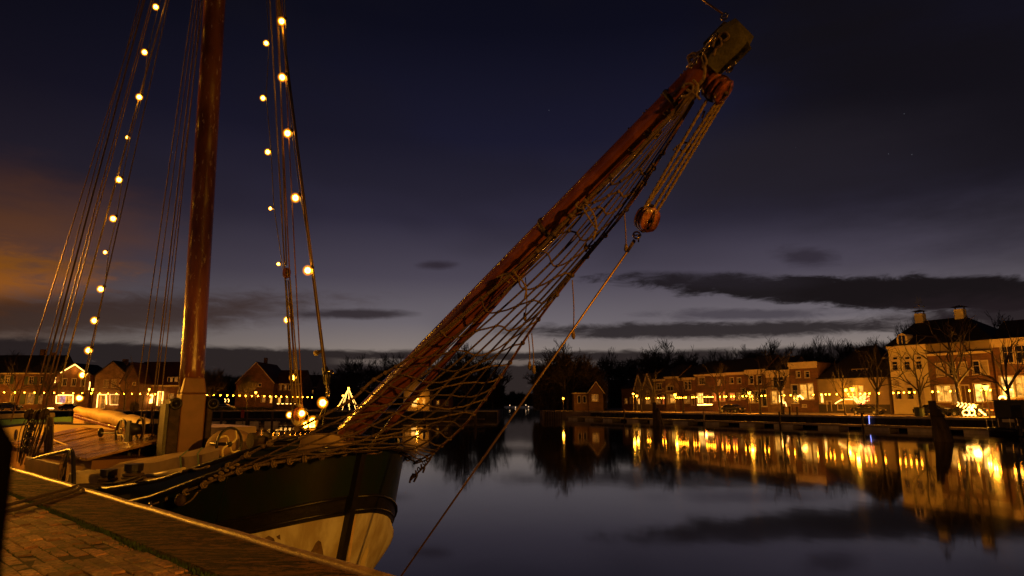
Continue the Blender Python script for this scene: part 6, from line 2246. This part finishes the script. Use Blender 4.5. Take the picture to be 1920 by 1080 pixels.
# bitts with rope turns
for px, pyt, pyb, hw_ in ((201, 879, 912, 14), (248, 869, 906, 16)):
    wv = -1.98
    a, b = SP(px, pyb, wv), SP(px, pyt, wv)
    rr_ = hw_ / 1200 * SP(px, pyt, wv).y * .97
    g = G(); g.tube([a - Vector((0, 0, .15)), Vector((a.x, a.y, b.z - .12)), Vector((a.x, a.y, b.z - .11)), Vector((a.x, a.y, b.z))], [rr_ * .8, rr_ * .8, rr_, rr_], 20)
    bt = g.build('bitt', M['iron'], ship)
    for k in range(4):
        g = G(); g.ring(Vector((a.x, a.y, b.z - .17 - k * .055)), (.06 * (k % 2), .05, 1), rr_ * (.98 + .06 * (k % 2)), .026, 24, 6)
        g.build('rope_turn', M['rope_dark'], bt, True)
g = G()
c = SP(163, 898, -2.0)
pts_ = [(-.24, .18), (.24, .18)]
rows_ = []
for zz, sc0 in ((-.22, 1.15), (-.1, 1.1), (.02, .95), (.06, .98), (.14, .92), (.15, .5)):
    rows_.append([c + AX * math.cos(a) * .27 * sc0 + NX * math.sin(a) * .3 * sc0 + Vector((0, 0, zz + .012 * math.sin(5 * a))) for a in [6.283 * j / 18 for j in range(19)]])
g.grid(rows_); g.add(rows_[-1][:-1], [tuple(range(18))])
g.build('canvas_bag', M['canvas_pale'], ship, True)
# covered hump, drum winch and deck locker forward
c = SP(432, 838, .1)
g = G(); g.ball(c, .5, 20, 12, (.95, .75, .72)); g.build('canvas_hood', M['canvas'], ship, True)
c = SP(486, 826, .1)
g = G(); g.tube([c - NX * .18, c - NX * .1, c - NX * .099, c + NX * .099, c + NX * .1, c + NX * .18], [.15, .15, .09, .09, .15, .15], 20); g.tube([c - Vector((0, 0, .5)), c], .08, 8); g.build('capstan', M['iron_rough'], ship)
la, lb2 = SP(492, 818, 1.3), SP(640, 814, 1.1)
g = G(); g.hexa([Vector((la.x, la.y, 1.5)), Vector((lb2.x, lb2.y, 2.0)), Vector((lb2.x, lb2.y, 2.0)) + NX * .4, Vector((la.x, la.y, 1.5)) + NX * .4, la, lb2, lb2 + NX * .4, la + NX * .4]); g.build('deck_locker', M['canvas'], ship, bevel=.02)
g = G(); g.ball(SP(559, 778, .1), .16, 14, 10, (.8, .8, 1.25)); g.build('canvas_sack', M['canvas_pale'], ship, True)
# mooring lines over the quay to the bitts
def on_quay(px, py, dz=.03):
    r = ray(px, py)
    t = (QZ + dz - H) / r.z
    return Vector((r.x * t, r.y * t, QZ + dz))
for L_, tail in (([(48, 938), (95, 925), (135, 914), (152, 909)], [(190, 908), (230, 903), (262, 893)]), ([(60, 946), (105, 932), (140, 921), (156, 913)], [(195, 912), (240, 907), (272, 895)])):
    l_ = [on_quay(*q) for q in L_] + [SP(a, b, -2.15) for a, b in tail]
    T = thing('mooring_rope', '%s of two mooring ropes crossing the quay edge to the bitts' % ('upper' if L_[0][1] < 940 else 'lower'), 'rope', l_[0])
    g = G(); g.tube(spline(l_, 8), .021, 9); g.build('line', M['rope_dark'], T, True)
    l2 = [on_quay(*L_[0]), on_quay(L_[0][0] - 60, L_[0][1] + 16), on_quay(L_[0][0] - 140, L_[0][1] + 30)]
    g = G(); g.tube(spline(l2, 5), .021, 9); g.build('tail', M['rope_dark'], T, True)
# small fitting on the hull side at the quay
g = G(); g.tube([SP(282, 942, -2.3), SP(284, 952, -2.3)], .03, 8); g.ball(SP(283, 947, -2.3), .03, 8, 6); g.build('fairlead', M['chrome'], ship, True)


# ------------------------------------------------------------------ light strings on the ship
def ship_string(label, pts, rad, small=()):
    T = thing('string_lights', label, 'string lights', pts[-1] - Vector((0, 0, .1)))
    g = G(); g.tube([p + Vector((rad * 1.3, 0, .05)) for p in pts], .009, 6); g.build('cable', M['cable'], T, True)
    me = G().ball((0, 0, 0), rad * .74, 12, 8, (1, 1, 1.05)).mesh('bulb', M['bulb'], True)
    gm = G().ball((0, 0, 0), rad * 1.42, 20, 12, (1, 1, 1.06)).mesh('glass', M['bulb_halo'], True)  # oversized shell added round each bulb to paint its orange halo
    sm = G().tube([(rad * .7, 0, rad * .5), (rad * 1.35, 0, rad * 1.3)], rad * .5, 8).mesh('socket', M['iron'])
    for p in pts:
        b = bpy.data.objects.new('bulb', me); s = bpy.data.objects.new('socket', sm)
        sc.collection.objects.link(b); sc.collection.objects.link(s)
        b.parent = T; b.location = p - T.location; s.parent = b
        gl_ = bpy.data.objects.new('glass', gm); sc.collection.objects.link(gl_); gl_.parent = b  # halo shell, an added glow larger than the bulb
        if small and pts.index(p) in small:
            b.scale = (.62, .62, .62)
    return T


LSH = [(322, -120), (307, -55), (292, 13), (271, 98), (261, 182), (239, 258), (223, 337), (212, 410), (197, 473), (189, 542), (177, 601), (166, 657), (155, 703), (149, 746)]
ship_string('string of warm bulbs down the near shrouds left of the mast', [SP(a, b, -2.0 + max(0, (746 - b)) / 746 * .9) for a, b in LSH], .062, (5, 8))
R1_ = [(489, -80), (499, 81), (493, 184), (502, 285), (507, 391), (522, 495), (538, 600), (549, 708), (543, 778)]
ship_string('left string of warm bulbs on the ropes right of the mast', [SP(a, b, .5) for a, b in R1_], .055, (4, 5))
R2_ = [(520, -70), (528, 40), (529, 145), (539, 250), (554, 371), (577, 507), (605, 755), (586, 790)]
ship_string('right string of warm bulbs down the forestay', [SP(a, b, -.1) for a, b in R2_], .068)
ship_string('cluster of three warm bulbs low on the foredeck beside the pale sack', [SP(566, 775, -.1), SP(573, 797, -.1), SP(585, 798, -.1)], .06)

# ------------------------------------------------------------------ neighbouring boat
bt2 = thing('moored_boat', 'cream hulled boat with porthole and green cabin moored beyond the ship', 'boat', SW(32, 4.5, 0))
W2 = 3.3
tops = [(-60, 806), (5, 801), (50, 796), (90, 794), (200, 795), (300, 799), (345, 803)]
tp = [SP(a, b, W2) for a, b in tops]
g = G()
g.grid([tp, [Vector((p.x, p.y, .3)) for p in tp], [Vector((p.x, p.y, -.4)) for p in tp]])
e = [p + NX * 2.6 for p in tp]
g.grid([tp, e])
g.add([tp[-1], e[-1], Vector((e[-1].x, e[-1].y, -.3)), Vector((tp[-1].x, tp[-1].y, -.3))], [(0, 1, 2, 3)])
g.build('hull', M['cream_paint'], bt2)
g = G(); g.tube([p + Vector((0, 0, .03)) for p in tp], .07, 6); g.build('rail', M['black_paint'], bt2)
for px in (31,):
    p = SP(px, 815, W2)
    g = G(); g.tube([p - NX * .05, p + NX * .02], .27, 20); ph = g.build('porthole', M['glass'], bt2)
    g = G(); g.ring(p - NX * .04, NX, .28, .035, 24, 6); g.build('rim', M['iron_rough'], ph, True)
g = G()
w3 = 4.0
q = [SP(a, b, w3) for a, b in ((-60, 806), (134, 794), (134, 781), (-60, 790))]
g.hexa([q[0], q[1], q[1] + NX * 1.8, q[0] + NX * 1.8, q[3], q[2], q[2] + NX * 1.8, q[3] + NX * 1.8]); g.build('cabin', M['green_paint'], bt2)
q = [SP(a, b, w3 + .25) for a, b in ((-60, 789), (60, 782), (60, 774), (-60, 779))]
g = G(); g.hexa([q[0], q[1], q[1] + NX * 1.2, q[0] + NX * 1.2, q[3], q[2], q[2] + NX * 1.2, q[3] + NX * 1.2]); g.build('cabin_top', M['plaster_warm'], bt2)

# dark timber post close to the camera at the left
c = ray(-36, 900)
pb = Vector((c.x, c.y, 0)) * (.32 / c.y)
T = thing('quay_post', 'very dark blurred timber post close to the camera at the left edge', 'post', (pb.x, pb.y, QZ))
g = G()
g.tube([(pb.x, pb.y, QZ), (pb.x + .001, pb.y, QZ + .5), (pb.x - .001, pb.y, QZ + 1.0), (pb.x - .003, pb.y, H - .02), (pb.x - .004, pb.y, H - .006)], [.0205, .0185, .0165, .014, .006], 14)
g.build('post', mat('soot_black_timber', (0.0025, 0.002, 0.0018), 1.0, spec=0.0), T, True)
